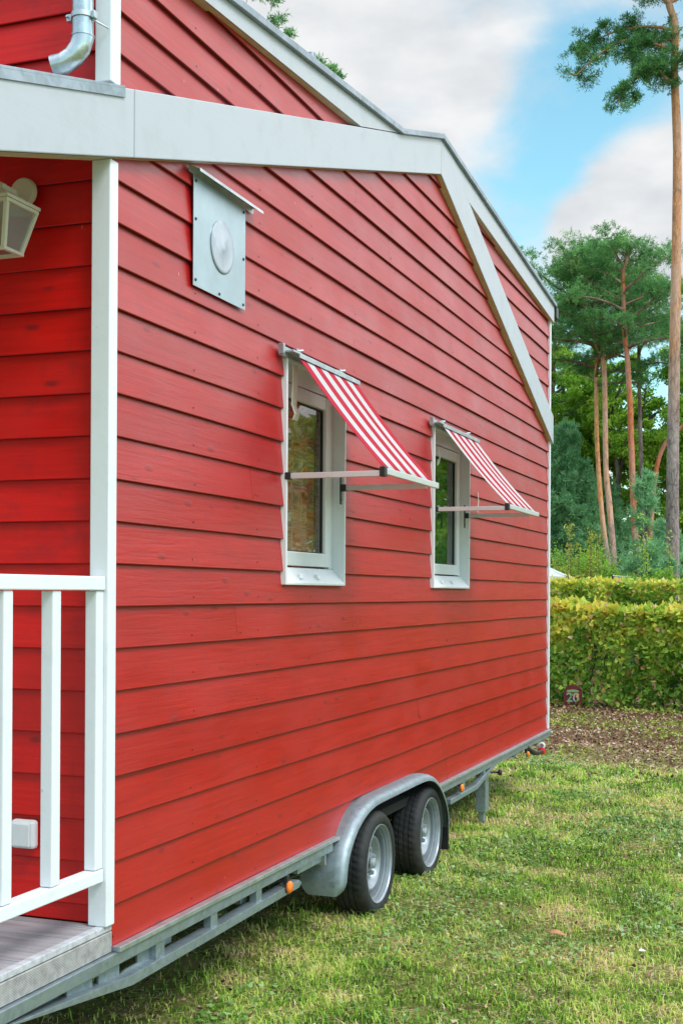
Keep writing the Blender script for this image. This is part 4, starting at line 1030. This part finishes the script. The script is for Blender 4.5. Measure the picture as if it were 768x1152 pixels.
def pine(name, label, pts, r0, r1, bark, crown, seed, limbs=24, per=190, ln=.125, wd=.022, clr=.58, extra=(), group=None, gaps=None, dead=(), mat='needle', spread=None):
    """crown = (z_low, z_high, radius): limbs with flattened clumps of needles"""
    rs = random.Random(seed)
    root = empty(name, pts[0], label, 'pine tree', 'scots pines')
    path = smooth_path(pts, 5); m = MB(); n = len(path); z0 = path[0].z; z1 = path[-1].z
    m.tube(path, [(r0+(r1-r0)*(i/(n-1)))*(1+.22*math.exp(-i*1.5))*(1+rs.uniform(-.03, .03)) for i in range(n)], 14)
    m.build('trunk', bark, root, smooth=True)
    bm_ = MB(); C = []; Rr = []
    zl, zh, cr = crown
    for i in range(limbs):
        f = (i+.5)/limbs; z = zl+(zh-zl)*f; a = at_z(path, z); ang = i*2.399+rs.uniform(-.5, .5)
        prof = math.sin(math.pi*min(1, f*.80+.20))**.7
        ln_ = cr*prof*rs.uniform(.55, 1.15)+.25
        P = limb(bm_, a, (math.cos(ang), math.sin(ang), .25+.5*f), ln_, .055*(1-.55*f)+.012, rs, .03)
        for j, p in enumerate(P[2:]):
            for _ in range(2 if j < 2 else 3):
                if rs.random() < .12: continue
                q = p+Vector((rs.uniform(-.45, .45), rs.uniform(-.45, .45), rs.uniform(-.05, .32)))
                C.append(q); Rr.append(rs.uniform(.45, 1.1)*clr)
    for (q, r) in extra: C.append(Vector(q)); Rr.append(r)
    for (a, b) in dead: limb(bm_, a, Vector(b)-Vector(a), (Vector(b)-Vector(a)).length, .035, rs, 0)
    bm_.build('limbs', M['barkg'], root, smooth=True, fix=False)
    V_, T_ = tufts(C, Rr, int(per*1.45), ln, wd); quads_mesh('crown', V_, T_, M[mat], root)
    return root

# the tall pine at the right, its crown mostly above the picture; the lower limbs hang out to the left
rs = random.Random(77)
tp = [(-1.38, 36, -.1), (-1.385, 36, 1.97), (-1.404, 36, 4.65), (-1.376, 36, 8.3), (-1.342, 36, 10.73), (-1.33, 36, 13.9), (-1.42, 36, 16.1), (-1.40, 36, 17.3), (-1.62, 36, 18.3), (-1.6, 36, 20.5), (-1.5, 36, 22.5)]
root = empty('pine_tree', tp[0], 'tall bare trunked pine nearest the right edge with its crown at the top', 'pine tree', 'scots pines')
path = smooth_path(tp, 6); m = MB(); n = len(path)
m.tube(path, [max(.085, .195-.0056*p.z)*(1+.2*math.exp(-i*.9))*(1+rs.uniform(-.03, .03)) for i, p in enumerate(path)], 18); m.build('trunk', M['barkh'], root, smooth=True)
bm_ = MB(); C = []; Rr = []
main = [((-1.42, 36, 16.6), [(-2.0, 35.9, 16.9), (-2.8, 35.7, 17.0), (-3.5, 35.6, 16.6), (-4.0, 35.5, 16.15)], .30),
        ((-1.40, 36, 17.2), [(-2.1, 36.2, 17.5), (-3.0, 36.3, 17.55), (-3.7, 36.3, 17.35), (-4.15, 36.3, 17.25)], .30),
        ((-1.45, 36, 16.0), [(-1.9, 35.7, 16.15), (-2.3, 35.5, 15.9), (-2.65, 35.4, 15.5), (-2.85, 35.3, 15.2)], .27),
        ((-1.5, 36, 17.9), [(-2.2, 35.5, 18.3), (-2.9, 35.2, 18.5), (-3.5, 35.0, 18.5)], .36),
        ((-1.45, 36, 16.3), [(-1.0, 35.9, 16.4), (-.4, 35.8, 16.3), (.2, 35.8, 16.0)], .33),
        ((-1.42, 36, 15.7), [(-1.7, 35.6, 15.9), (-2.0, 35.4, 16.3)], .28),
        ((-1.5, 36, 18.0), [(-.8, 36.4, 18.4), (0, 36.6, 18.6), (.8, 36.5, 18.4)], .4),
        ((-1.42, 36, 17.0), [(-1.8, 36.6, 17.2), (-2.3, 37.2, 17.4), (-2.8, 37.8, 17.3)], .33)]
for (a, P, r) in main:
    Q = smooth_path([a]+P, 3); bm_.tube(Q, [.05*(1-.8*i/(len(Q)-1)) for i in range(len(Q))], 6)
    for i, p in enumerate(Q[2:]):
        for _ in range(3):
            if rs.random() < .10: continue
            q = p+Vector((rs.uniform(-.34, .34), rs.uniform(-.35, .35), rs.uniform(-.26, .24)))
            bm_.tube([p, q], [.012, .005], 4); C.append(q); Rr.append(r*rs.uniform(.45, 1.0))
for i in range(26):
    z = 18.2+i*.17; a = at_z(path, z); ang = i*2.4; P = limb(bm_, a, (math.cos(ang), math.sin(ang), .35), rs.uniform(1.2, 2.9), .04, rs)
    for p in P[2:]:
        for _ in range(3): C.append(p+Vector((rs.uniform(-.5, .5), rs.uniform(-.5, .5), rs.uniform(-.2, .3)))); Rr.append(rs.uniform(.25, .5))
bm_.build('limbs', M['barkh'], root, smooth=True, fix=False)
V_, T_ = tufts(C, Rr, 300, .10, .019, flat=.8); quads_mesh('crown', V_, T_*.85, M['needle'], root)

pine('pine_tree', 'leaning pink barked pine of the crossing pair, in front, forked high among the needles',
     [(-4.66, 48, -.1), (-4.70, 48, 2.36), (-4.918, 48, 5.03), (-5.057, 48, 6.52), (-5.142, 48, 10.13), (-5.343, 48, 10.93), (-5.591, 48, 11.75), (-5.813, 48, 12.49), (-5.85, 48, 13.6), (-5.75, 48, 14.6)],
     .125, .045, M['bark'], (10.4, 14.3, 2.5), 3, limbs=25, per=150, dead=[((-5.6, 48, 11.7), (-4.7, 47.5, 13.2))])
pine('pine_tree', 'straight orange pine standing close on the left of the leaning pink one',
     [(-5.08, 49, -.1), (-5.06, 49, 2.38), (-5.36, 49, 4.9), (-5.56, 49, 7.76), (-5.60, 49, 11.0), (-5.70, 49, 12.6), (-5.9, 49, 14.1)],
     .115, .045, M['bark2'], (9.6, 13.8, 2.8), 14, limbs=25, per=150)
pine('pine_tree', 'red barked pine rising straight with a slight crook, in the middle of the gap',
     [(-3.60, 46, -.1), (-3.64, 46, 2.28), (-3.79, 46, 5.17), (-3.92, 46, 8.47), (-4.02, 46, 10.08), (-4.12, 46, 11.1), (-4.19, 46, 12.99), (-4.08, 46, 13.5), (-4.0, 46, 14.0)],
     .130, .05, M['barkr'], (10.4, 13.8, 2.1), 21, limbs=18, per=150, dead=[((-4.1, 46, 11.2), (-5.4, 46, 11.15)), ((-4.1, 46, 11.2), (-3.3, 46, 11.3))])
pine('pine_tree', 'thin grey brown pine just right of the red barked one',
     [(-3.92, 50, -.1), (-3.92, 50, 2.39), (-4.01, 50, 6.14), (-4.137, 50, 11.1), (-4.0, 50, 13.2)],
     .115, .05, M['barkg'], (10.4, 13.6, 2.3), 32, limbs=14, per=140)
pine('pine_tree', 'bent red pine arching to the right behind the tall trunk',
     [(-3.74, 50.5, -.1), (-3.74, 50.5, 2.39), (-3.72, 50.5, 4.1), (-3.62, 50.5, 5.8), (-3.46, 50.5, 6.85), (-3.22, 50.5, 7.5), (-2.93, 50.5, 7.85), (-2.4, 50.5, 8.4), (-1.8, 50.5, 9.6), (-1.6, 50.5, 11)],
     .12, .05, M['barkr'], (9.8, 13, 2.3), 45, limbs=14, per=140)
pine('pine_tree', 'pine whose tips show over the roof edge at the top left',
     [(-12.9, 30, -.1), (-12.8, 30, 8), (-13.0, 30, 14), (-12.9, 30, 18.0)], .2, .06, M['bark'], (12.5, 17.6, 1.6), 52, limbs=20, per=190,
     extra=[((-9.95, 28, 15.9), .26), ((-9.75, 28, 15.4), .20), ((-9.45, 28, 15.0), .13), ((-9.9, 28, 15.2), .3), ((-8.72, 28, 14.22), .12), ((-8.42, 28, 14.0), .12), ((-8.25, 28, 13.82), .10), ((-8.8, 28, 13.7), .3), ((-9.5, 28, 14.4), .35)],
     dead=[((-12.9, 30, 13), (-8.7, 28, 14.0)), ((-12.9, 30, 14), (-9.9, 28, 15.4))])
# pines of the mid distance that carry the right part of the crown mass
pine('pine_tree', 'far pine with a dark crown half hidden behind the tall trunk at the right',
     [(-2.2, 56, -.1), (-2.25, 56, 6), (-2.4, 56, 11), (-2.3, 56, 14.8)], .13, .05, M['barkg'], (10, 14.6, 2.2), 61, limbs=16, per=150)
pine('pine_tree', 'far pine with a wide dark crown beside the far end of the house',
     [(-8.6, 55, -.1), (-8.55, 55, 6), (-8.4, 55, 11), (-8.3, 55, 14.2)], .14, .06, M['barkg'], (9.0, 14.0, 2.6), 67, limbs=20, per=150)
# mistletoe balls in the left pine
for k, (x, y, z, r, lab) in enumerate(((-5.95, 46.6, 12.6, .36, 'lower rounder yellow green mistletoe ball in the leaning pine'), (-5.90, 46.6, 13.7, .28, 'upper smaller mistletoe ball near the top of the leaning pine'))):
    n = 1500; P = unit(rng.normal(size=(n, 3)))*(rng.random((n, 1))**.4)*r+np.array([x, y, z])
    o = quads_mesh('mistletoe', leaves(P, .12, .035), rng.random(n), M['misl']); tag(o, lab, 'mistletoe', 'mistletoe balls')

# young conifers
def young(name, label, x, y, h, r, seed, n=120, per=150, k=1.):
    rs = random.Random(seed); root = empty(name, (x, y, 0), label, 'conifer', 'young conifers'); m = MB()
    m.tube([(x, y, -.1), (x+.05, y, h*.5), (x, y, h)], [.09, .05, .012], 8)
    C = []; Rr = []
    for i in range(n):
        f = rs.random(); z = .3+f*(h-.3); rr = r*(1-f**1.7*.93)*rs.uniform(.35, 1.05); a = rs.uniform(0, 6.28)
        q = Vector((x+math.cos(a)*rr, y+math.sin(a)*rr, z+rs.uniform(-.1, .25))); C.append(q); Rr.append(rs.uniform(.16, .34)*k)
        if i % 2 == 0: m.tube([(x, y, max(.1, z-.3)), q], [.02, .006], 4)
    m.build('trunk', M['barkg'], root, fix=False); V_, T_ = tufts(C, Rr, int(per*1.3), .17*k, .026*k, flat=.9, up=.9)
    quads_mesh('crown', V_, T_, M['bneedle'], root); return root
young('young_conifer', 'large bluish green young pine close beside the far house corner', -7.15, 51, 8.2, 2.3, 5, 330, 190, 1.35)
young('young_conifer', 'second bluish young pine filling the gap left of the pink trunks', -5.9, 53, 6.0, 2.2, 6, 220, 150, 1.35)
young('young_conifer', 'slim pale bluish green young pine before the red barked trunks', -2.0, 35, 4.75, .85, 7, 70, 110)
young('young_conifer', 'low dark young conifer between the red pines and the tall trunk', -2.2, 42, 3.9, 1.3, 8, 130, 130)

# broadleaf trees
def broad(name, label, cat, trunk, limbs, clumps, seed, per=260, ls=.13, mat='dleaf', bark='darkbark', r0=.2, tb=.0):
    rs = random.Random(seed); root = empty(name, trunk[0], label, cat, 'broadleaf trees'); m = MB()
    P = smooth_path(trunk, 4); m.tube(P, [r0*(1-.6*i/(len(P)-1)) for i in range(len(P))], 10)
    for Lm in limbs:
        Q = smooth_path(Lm, 4); m.tube(Q, [.10*(1-.8*i/(len(Q)-1)) for i in range(len(Q))], 7)
        for q in Q[3::2]:
            e = q+Vector((rs.uniform(-.8, .8), rs.uniform(-.8, .8), rs.uniform(-.1, .8))); m.tube([q, q.lerp(e, .5)+Vector((0, 0, .1)), e], [.03, .02, .008], 5)
    m.build('trunk', M[bark], root, smooth=True, fix=False)
    Ps = []; Ts = []
    for (c, r) in clumps:
        n = int(per*r*r*2.2); sub = max(4, int(8*r)); sc_ = np.array(c)+unit(rng.normal(size=(sub, 3)))*r*(rng.random((sub, 1))**.5)*np.array([1, 1, .7])
        idx = rng.integers(0, sub, n); sr = rng.uniform(.25, .55, sub)*max(.8, r*.7)
        p = sc_[idx]+unit(rng.normal(size=(n, 3)))*(rng.random((n, 1))**.5)*sr[idx][:, None]*np.array([1, 1, .65])
        Ps.append(p); Ts.append(np.clip(.45+tb+rng.uniform(-.15, .15, sub)[idx]+rng.uniform(-.2, .2, n)+rs.uniform(-.1, .1), 0, 1))
    P_ = np.concatenate(Ps); n = len(P_); d = rng.normal(size=(n, 3)); d[:, 2] -= .4
    quads_mesh('crown', leaves(P_, ls, ls*.65, d), np.concatenate(Ts), M[mat], root); return root
rs = random.Random(12)
cl = [((-5.5+rs.uniform(-3.2, 3.2), 54.5+rs.uniform(-1.8, 1.8), rs.uniform(7.0, 11.5)), rs.uniform(.7, 1.4)) for _ in range(46)]
cl += [((-5.2+rs.uniform(-3.4, 4.2), 56.2+rs.uniform(-.6, 1.5), rs.uniform(3.6, 9.5)), rs.uniform(.6, 1.2)) for _ in range(52)]
broad('oak_tree', 'dark forked oak with bright green leaves standing behind the pines', 'tree',
      [(-5.42, 54, -.1), (-5.44, 54, 2.8), (-5.49, 54, 5.8), (-5.43, 54, 6.95)],
      [[(-5.45, 54, 6.7), (-5.62, 54, 7.7), (-5.82, 54, 8.5), (-5.84, 54, 9.5), (-5.6, 54, 10.6)], [(-5.84, 54, 9.2), (-5.48, 54, 10.1), (-5.2, 54, 11.2)], [(-5.44, 54, 6.8), (-5.07, 54, 8.05), (-4.5, 54, 8.7), (-3.9, 54, 9.25), (-3.2, 54, 9.5)],
       [(-4.9, 54, 8.2), (-4.5, 54, 9.3), (-4.35, 54, 10.4)], [(-5.46, 54, 5.6), (-6.2, 53.8, 6.2), (-7.0, 53.7, 6.3), (-7.8, 53.6, 6.2)], [(-5.46, 54, 4.6), (-6.0, 53.8, 5.2), (-6.7, 53.7, 5.5)], [(-5.4, 54, 4.0), (-4.9, 54, 4.6), (-4.2, 53.8, 5.0)]],
      cl, 4, per=380, ls=.15, r0=.21, tb=.15)
for i, (x, y, h, r_, n_) in enumerate(((-8.6, 58, 11.5, 3.3, 76), (-2.4, 58, 10.5, 3.0, 60), (3.5, 56, 9, 3.0, 28), (7.5, 27, 4.6, 2.8, 40), (12.5, 30, 5.2, 3.2, 40), (10.5, 20, 4.6, 2.4, 34))):  # last three: unseen low trees added to darken the window reflections
    rs = random.Random(100+i)
    cl = []
    for _ in range(n_):
        a = rs.uniform(0, 6.28); q = r_*math.sqrt(rs.random()); z = rs.uniform(min(3.0, h*.3), h+min(1.6, h*.15)); q *= (1-.5*abs(z-h*.6)/h)
        cl.append(((x+math.cos(a)*q, y+math.sin(a)*q*.7, z), rs.uniform(.7, 1.3)))
    broad('broadleaf_tree', ['rounded green tree beyond the blue green conifers beside the house', 'green tree behind the tall pine trunk at the right edge', 'green tree past the right edge of the lawn', 'unseen low broad tree added for window reflections, nearest the hedge', 'unseen broad tree added for window reflections, farthest back', 'unseen low tree added for window reflections, level with the bare strip'][i], 'tree',
          [(x, y, -.1), (x+.2, y, 3), (x, y, 6), (x+.1, y, h)], [[(x, y, 3.5), (x-1, y, 5), (x-1.8, y, 6.5)], [(x, y, 4), (x+1, y, 5.5), (x+1.7, y, 7)]], cl, 200+i, per=300, ls=.17, r0=.18, tb=.12)
# shrubs
def shrub(name, label, x, y, h, r, n, mat, seed, shoots=0, ls=.08):
    rs = random.Random(seed); root = empty(name, (x, y, 0), label, 'shrub', 'shrubs beyond the hedge'); m = MB()
    sub = 40; sc_ = np.stack([x+rng.normal(0, r*.5, sub), y+rng.normal(0, r*.45, sub), np.clip(rng.uniform(.15, .85, sub)*h, .2, h)], 1)
    idx = rng.integers(0, sub, n); P = sc_[idx]+rng.normal(0, r*.16, (n, 3)); T = np.clip(.5+rng.uniform(-.2, .2, sub)[idx]+rng.uniform(-.25, .25, n), 0, 1)
    for s_ in sc_[::2]: m.tube([(x, y, 0), (x+(s_[0]-x)*.5, y+(s_[1]-y)*.5, s_[2]*.6), tuple(s_)], [.02, .012, .006], 4)
    for k in range(shoots):
        xx = x+rs.uniform(-.5, .55)*r*1.6; yy = y+rs.uniform(-.2, .2); zt2 = h*rs.uniform(1.05, 1.45)
        m.tube([(xx, yy, h*.5), (xx+rs.uniform(-.06, .06), yy, zt2)], [.008, .004], 4)
        q = 90; zz = rng.uniform(h*.55, zt2, q); P = np.concatenate([P, np.stack([xx+rng.normal(0, .05, q), yy+rng.normal(0, .05, q), zz], 1)]); T = np.concatenate([T, rng.uniform(.6, 1, q)])
    m.build('stems', M['twig'], root, fix=False); P[:, 2] = np.maximum(P[:, 2], .05)
    quads_mesh('foliage', leaves(P, ls, ls*.6), T, M[mat], root); return root
shrub('shrub', 'yellow green shrub with upright shoots showing over the hedge near the house', -2.95, 30.5, 2.45, .75, 5200, 'ybush', 3, 9)
shrub('shrub', 'low yellow green shrub spilling over the rear hedge farther left', -3.75, 31.5, 2.4, .7, 3200, 'ybush', 9, 3)
shrub('shrub', 'fresh green bush at the foot of the tall right hand pine', -1.55, 34.0, 2.75, .62, 4200, 'dleaf', 4, 4)
shrub('shrub', 'dark green holly like bush in the shade between the trunks', -3.5, 43.5, 3.3, 1.3, 7000, 'dleaf', 6, 0, .1)
shrub('shrub', 'dark bush under the bluish young pines', -5.2, 44, 3.6, 1.5, 7000, 'dleaf', 8, 0, .1)

# far wood: reads as one mass of trunks and leaves
def far_wood():
    n = 70000; xr = rng.uniform(-60, 62, n); yr = rng.uniform(66, 84, n)
    hh = 4.0+4.2*n2(xr, yr, .16, 3)+1.5*n2(xr, yr, .5, 6); z = hh*(1-rng.random(n)**1.6*.75)+rng.normal(0, .3, n)
    keep = (n2(xr+yr*.3, z*1.3, .8, 8) > .42) & (z > .3)
    low = rng.random(n) < .35; z = np.where(low, rng.random(n)*2.8, z); keep |= low
    P = np.stack([xr, yr, z], 1)[keep]; n = len(P)
    T = np.clip(.25+.5*n2(P[:, 0], P[:, 2], .9, 5)+rng.uniform(-.15, .15, n), 0, 1)
    d = rng.normal(size=(n, 3)); d[:, 2] -= .3
    o = quads_mesh('far_wood', leaves(P, .42, .27, d), T*.75, M['dleaf']); tag(o, 'distant wood of thin trunks and green undergrowth filling the gaps', 'wood', kind='stuff')
    m = MB(); rs = random.Random(5)
    for _ in range(120):
        x = rs.uniform(-50, 45); y = rs.uniform(64, 90); hgt = rs.uniform(11, 15.5); m.tube([(x, y, 0), (x+rs.uniform(-.3, .3), y, hgt*.5), (x+rs.uniform(-.5, .5), y, hgt)], [.15, .12, .05], 6)
    t = m.build('trunks', M['barkg'], o, fix=False); return o
far_wood()

TX, TY = -4.98, 30.0
# pavilion tent roof beyond the rear hedge, beside the house corner
tn = empty('garden_tent', (TX, TY, 0), 'pale grey tent roof peeping over the hedge beside the house corner', 'tent')
M['canvas'] = m_plain('grey_tent_canvas', (.52, .56, .60), .6, var=.08)
mb = MB(); c0 = (TX, TY)
rings = [(1.72, 2.16), (1.45, 2.26), (1.1, 2.44), (.6, 2.75), (.05, 3.2)]
vs = []; fs = []
for (r_, z_) in rings:
    for k in range(4):
        a, b = [(-1, -1), (1, -1), (1, 1), (-1, 1)][k]; a2_, b2_ = [(-1, -1), (1, -1), (1, 1), (-1, 1)][(k+1) % 4]
        for j in range(6): f_ = j/6; vs.append((c0[0]+(a+(a2_-a)*f_)*r_, c0[1]+(b+(b2_-b)*f_)*r_, z_))
for i in range(len(rings)-1):
    for k in range(24): fs.append((i*24+k, i*24+(k+1) % 24, (i+1)*24+(k+1) % 24, (i+1)*24+k))
mb.add(vs, fs); mb.box(TX-1.72, TX+1.72, TY-1.72, TY-1.70, 1.95, 2.158); mb.box(TX+1.70, TX+1.72, TY-1.70, TY+1.72, 1.95, 2.158); mb.build('canopy', M['canvas'], tn, fix=False)
for a in (-1, 1):
    for b in (-1, 1): m = MB(); m.tube([(TX+a*1.66, TY+b*1.66, 0), (TX+a*1.66, TY+b*1.66, 2.15)], .03, 8); m.build('pole', M['canvas'], tn)
# pale pole line between the trunks
mb = MB(); mb.tube([(-3.65, 40.2, 2.33), (-2.9, 40.1, 2.265), (-2.0, 40, 2.20)], .022, 8)
ln_ = empty('washing_line', (-2.8, 40, 0), 'pale line stretched between two thin posts above the rear hedge', 'line')
mb.build('line', M['canvas'], ln_)
for x in (-3.65, -2.0): m = MB(); m.tube([(x, 40.2 if x < -3 else 40, 0), (x, 40.2 if x < -3 else 40, 2.35)], .03, 8); m.build('post', M['darkbark'], ln_)

# ------------------------------------------------------------------ sky, sun, camera
w = bpy.data.worlds.new('World'); scene.world = w; w.use_nodes = True; t = w.node_tree; t.nodes.clear()
out = t.nodes.new('ShaderNodeOutputWorld'); bg = t.nodes.new('ShaderNodeBackground'); sky = t.nodes.new('ShaderNodeTexSky')
SE, SR = rad(50), rad(112)     # elevation; azimuth clockwise from +Y: behind the camera, to the right
sky.sky_type = 'NISHITA'; sky.sun_disc = False; sky.sun_elevation = SE; sky.sun_rotation = SR; sky.air_density = 1.0; sky.dust_density = .6; sky.ozone_density = 1.2
tc = t.nodes.new('ShaderNodeTexCoord'); gen = tc.outputs['Generated']
mp = N(t, 'ShaderNodeMapping', Scale=(1.3, 1.3, 2.8), Location=(.35, .1, .2)); L(t, gen, mp.inputs[0])
n1 = N(t, 'ShaderNodeTexNoise', Scale=4.6, Detail=9., Roughness=.56, Distortion=.25); L(t, mp.outputs[0], n1.inputs['Vector'])
def blob(c, r_in, r_out, wgt):
    vm = t.nodes.new('ShaderNodeVectorMath'); vm.operation = 'DOT_PRODUCT'; L(t, gen, vm.inputs[0])
    v = Vector(c).normalized(); vm.inputs[1].default_value = v
    mr = N(t, 'ShaderNodeMapRange'); mr.interpolation_type = 'SMOOTHSTEP'; L(t, vm.outputs['Value'], mr.inputs[0])
    mr.inputs[1].default_value = math.cos(r_out); mr.inputs[2].default_value = math.cos(r_in); mr.inputs[3].default_value = 0; mr.inputs[4].default_value = wgt
    return mr.outputs[0]
dens = math_(t, 'MULTIPLY_ADD', n1.outputs['Fac'], 2.6, -.60)
for b in (blob((-.300, .868, .40), .05, .17, .60), blob((-.160, .925, .352), .0, .075, -.42), blob((-.205, .935, .300), .0, .07, -.25), blob((-.13, .905, .415), .0, .05, .22),
          blob((-.118, .955, .274), .03, .080, 1.1), blob((-.165, .950, .262), .0, .04, .15), blob((.5, .74, .42), .12, .52, .7)):  # last blob is an added cloud out of view
    dens = math_(t, 'ADD', dens, b)
mr = N(t, 'ShaderNodeMapRange'); mr.interpolation_type = 'SMOOTHSTEP'; mr.inputs[1].default_value = .28; mr.inputs[2].default_value = 1.28; L(t, dens, mr.inputs[0])
n3 = N(t, 'ShaderNodeTexNoise', Scale=7., Detail=6., Roughness=.5); L(t, mp.outputs[0], n3.inputs['Vector'])
cloudc = ramp(t, n3.outputs['Fac'], [(.36, (3.95, 4.15, 4.35)), (.58, (5.1, 5.15, 5.2))])
skyc = mixc(t, 1., sky.outputs[0], (1.20, 1.66, 1.36), 'MULTIPLY')
sz = t.nodes.new('ShaderNodeSeparateXYZ'); L(t, gen, sz.inputs[0])
el = N(t, 'ShaderNodeMapRange'); L(t, sz.outputs['Z'], el.inputs[0]); el.inputs[1].default_value = .46; el.inputs[2].default_value = .85; el.inputs[3].default_value = 1.0; el.inputs[4].default_value = 3.9
added_bank = blob((.5, .74, .42), .12, .52, 1.5); elb = math_(t, 'ADD', el.outputs[0], added_bank)  # unseen bright cloud, added to give the upper wall its pale sheen
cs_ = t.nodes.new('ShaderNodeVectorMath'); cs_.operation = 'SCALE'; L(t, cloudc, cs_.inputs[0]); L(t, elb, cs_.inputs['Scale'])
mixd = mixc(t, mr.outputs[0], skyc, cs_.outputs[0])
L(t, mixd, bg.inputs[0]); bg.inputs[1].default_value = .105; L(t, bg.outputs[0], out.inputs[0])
sd = bpy.data.lights.new('sun', 'SUN'); sd.energy = 1.5; sd.angle = rad(24); sd.color = (1, .965, .92); so_ = bpy.data.objects.new('sun', sd); col.objects.link(so_)
dirv = Vector((math.sin(SR)*math.cos(SE), math.cos(SR)*math.cos(SE), math.sin(SE)))
so_.rotation_euler = dirv.to_track_quat('Z', 'Y').to_euler(); so_.location = (6, -6, 12)

f, roll, psi = 1440., .0055, math.atan(534/1440.)
cd = bpy.data.cameras.new('camera'); cam = bpy.data.objects.new('camera', cd); col.objects.link(cam); scene.camera = cam
c, s = math.cos(psi), math.sin(psi)
Rv = Vector((c, s, 0)); Uv = UP; Fv = Vector((-s, c, 0))
R2 = Rv*math.cos(roll)+Uv*math.sin(roll); U2 = -Rv*math.sin(roll)+Uv*math.cos(roll)
mat = Matrix((R2, U2, -Fv)).transposed().to_4x4(); mat.translation = Vector((2.3075, 0, 1.77)); cam.matrix_world = mat
cd.sensor_fit = 'AUTO'; cd.sensor_width = 36; cd.lens = f/1152*36; cd.shift_y = (666.3-576)/1152; cd.clip_start = .05; cd.clip_end = 3000

vs_ = scene.view_settings; vs_.view_transform = 'Standard'; vs_.look = 'None'; vs_.exposure = .76; vs_.gamma = 1; vs_.use_curve_mapping = False
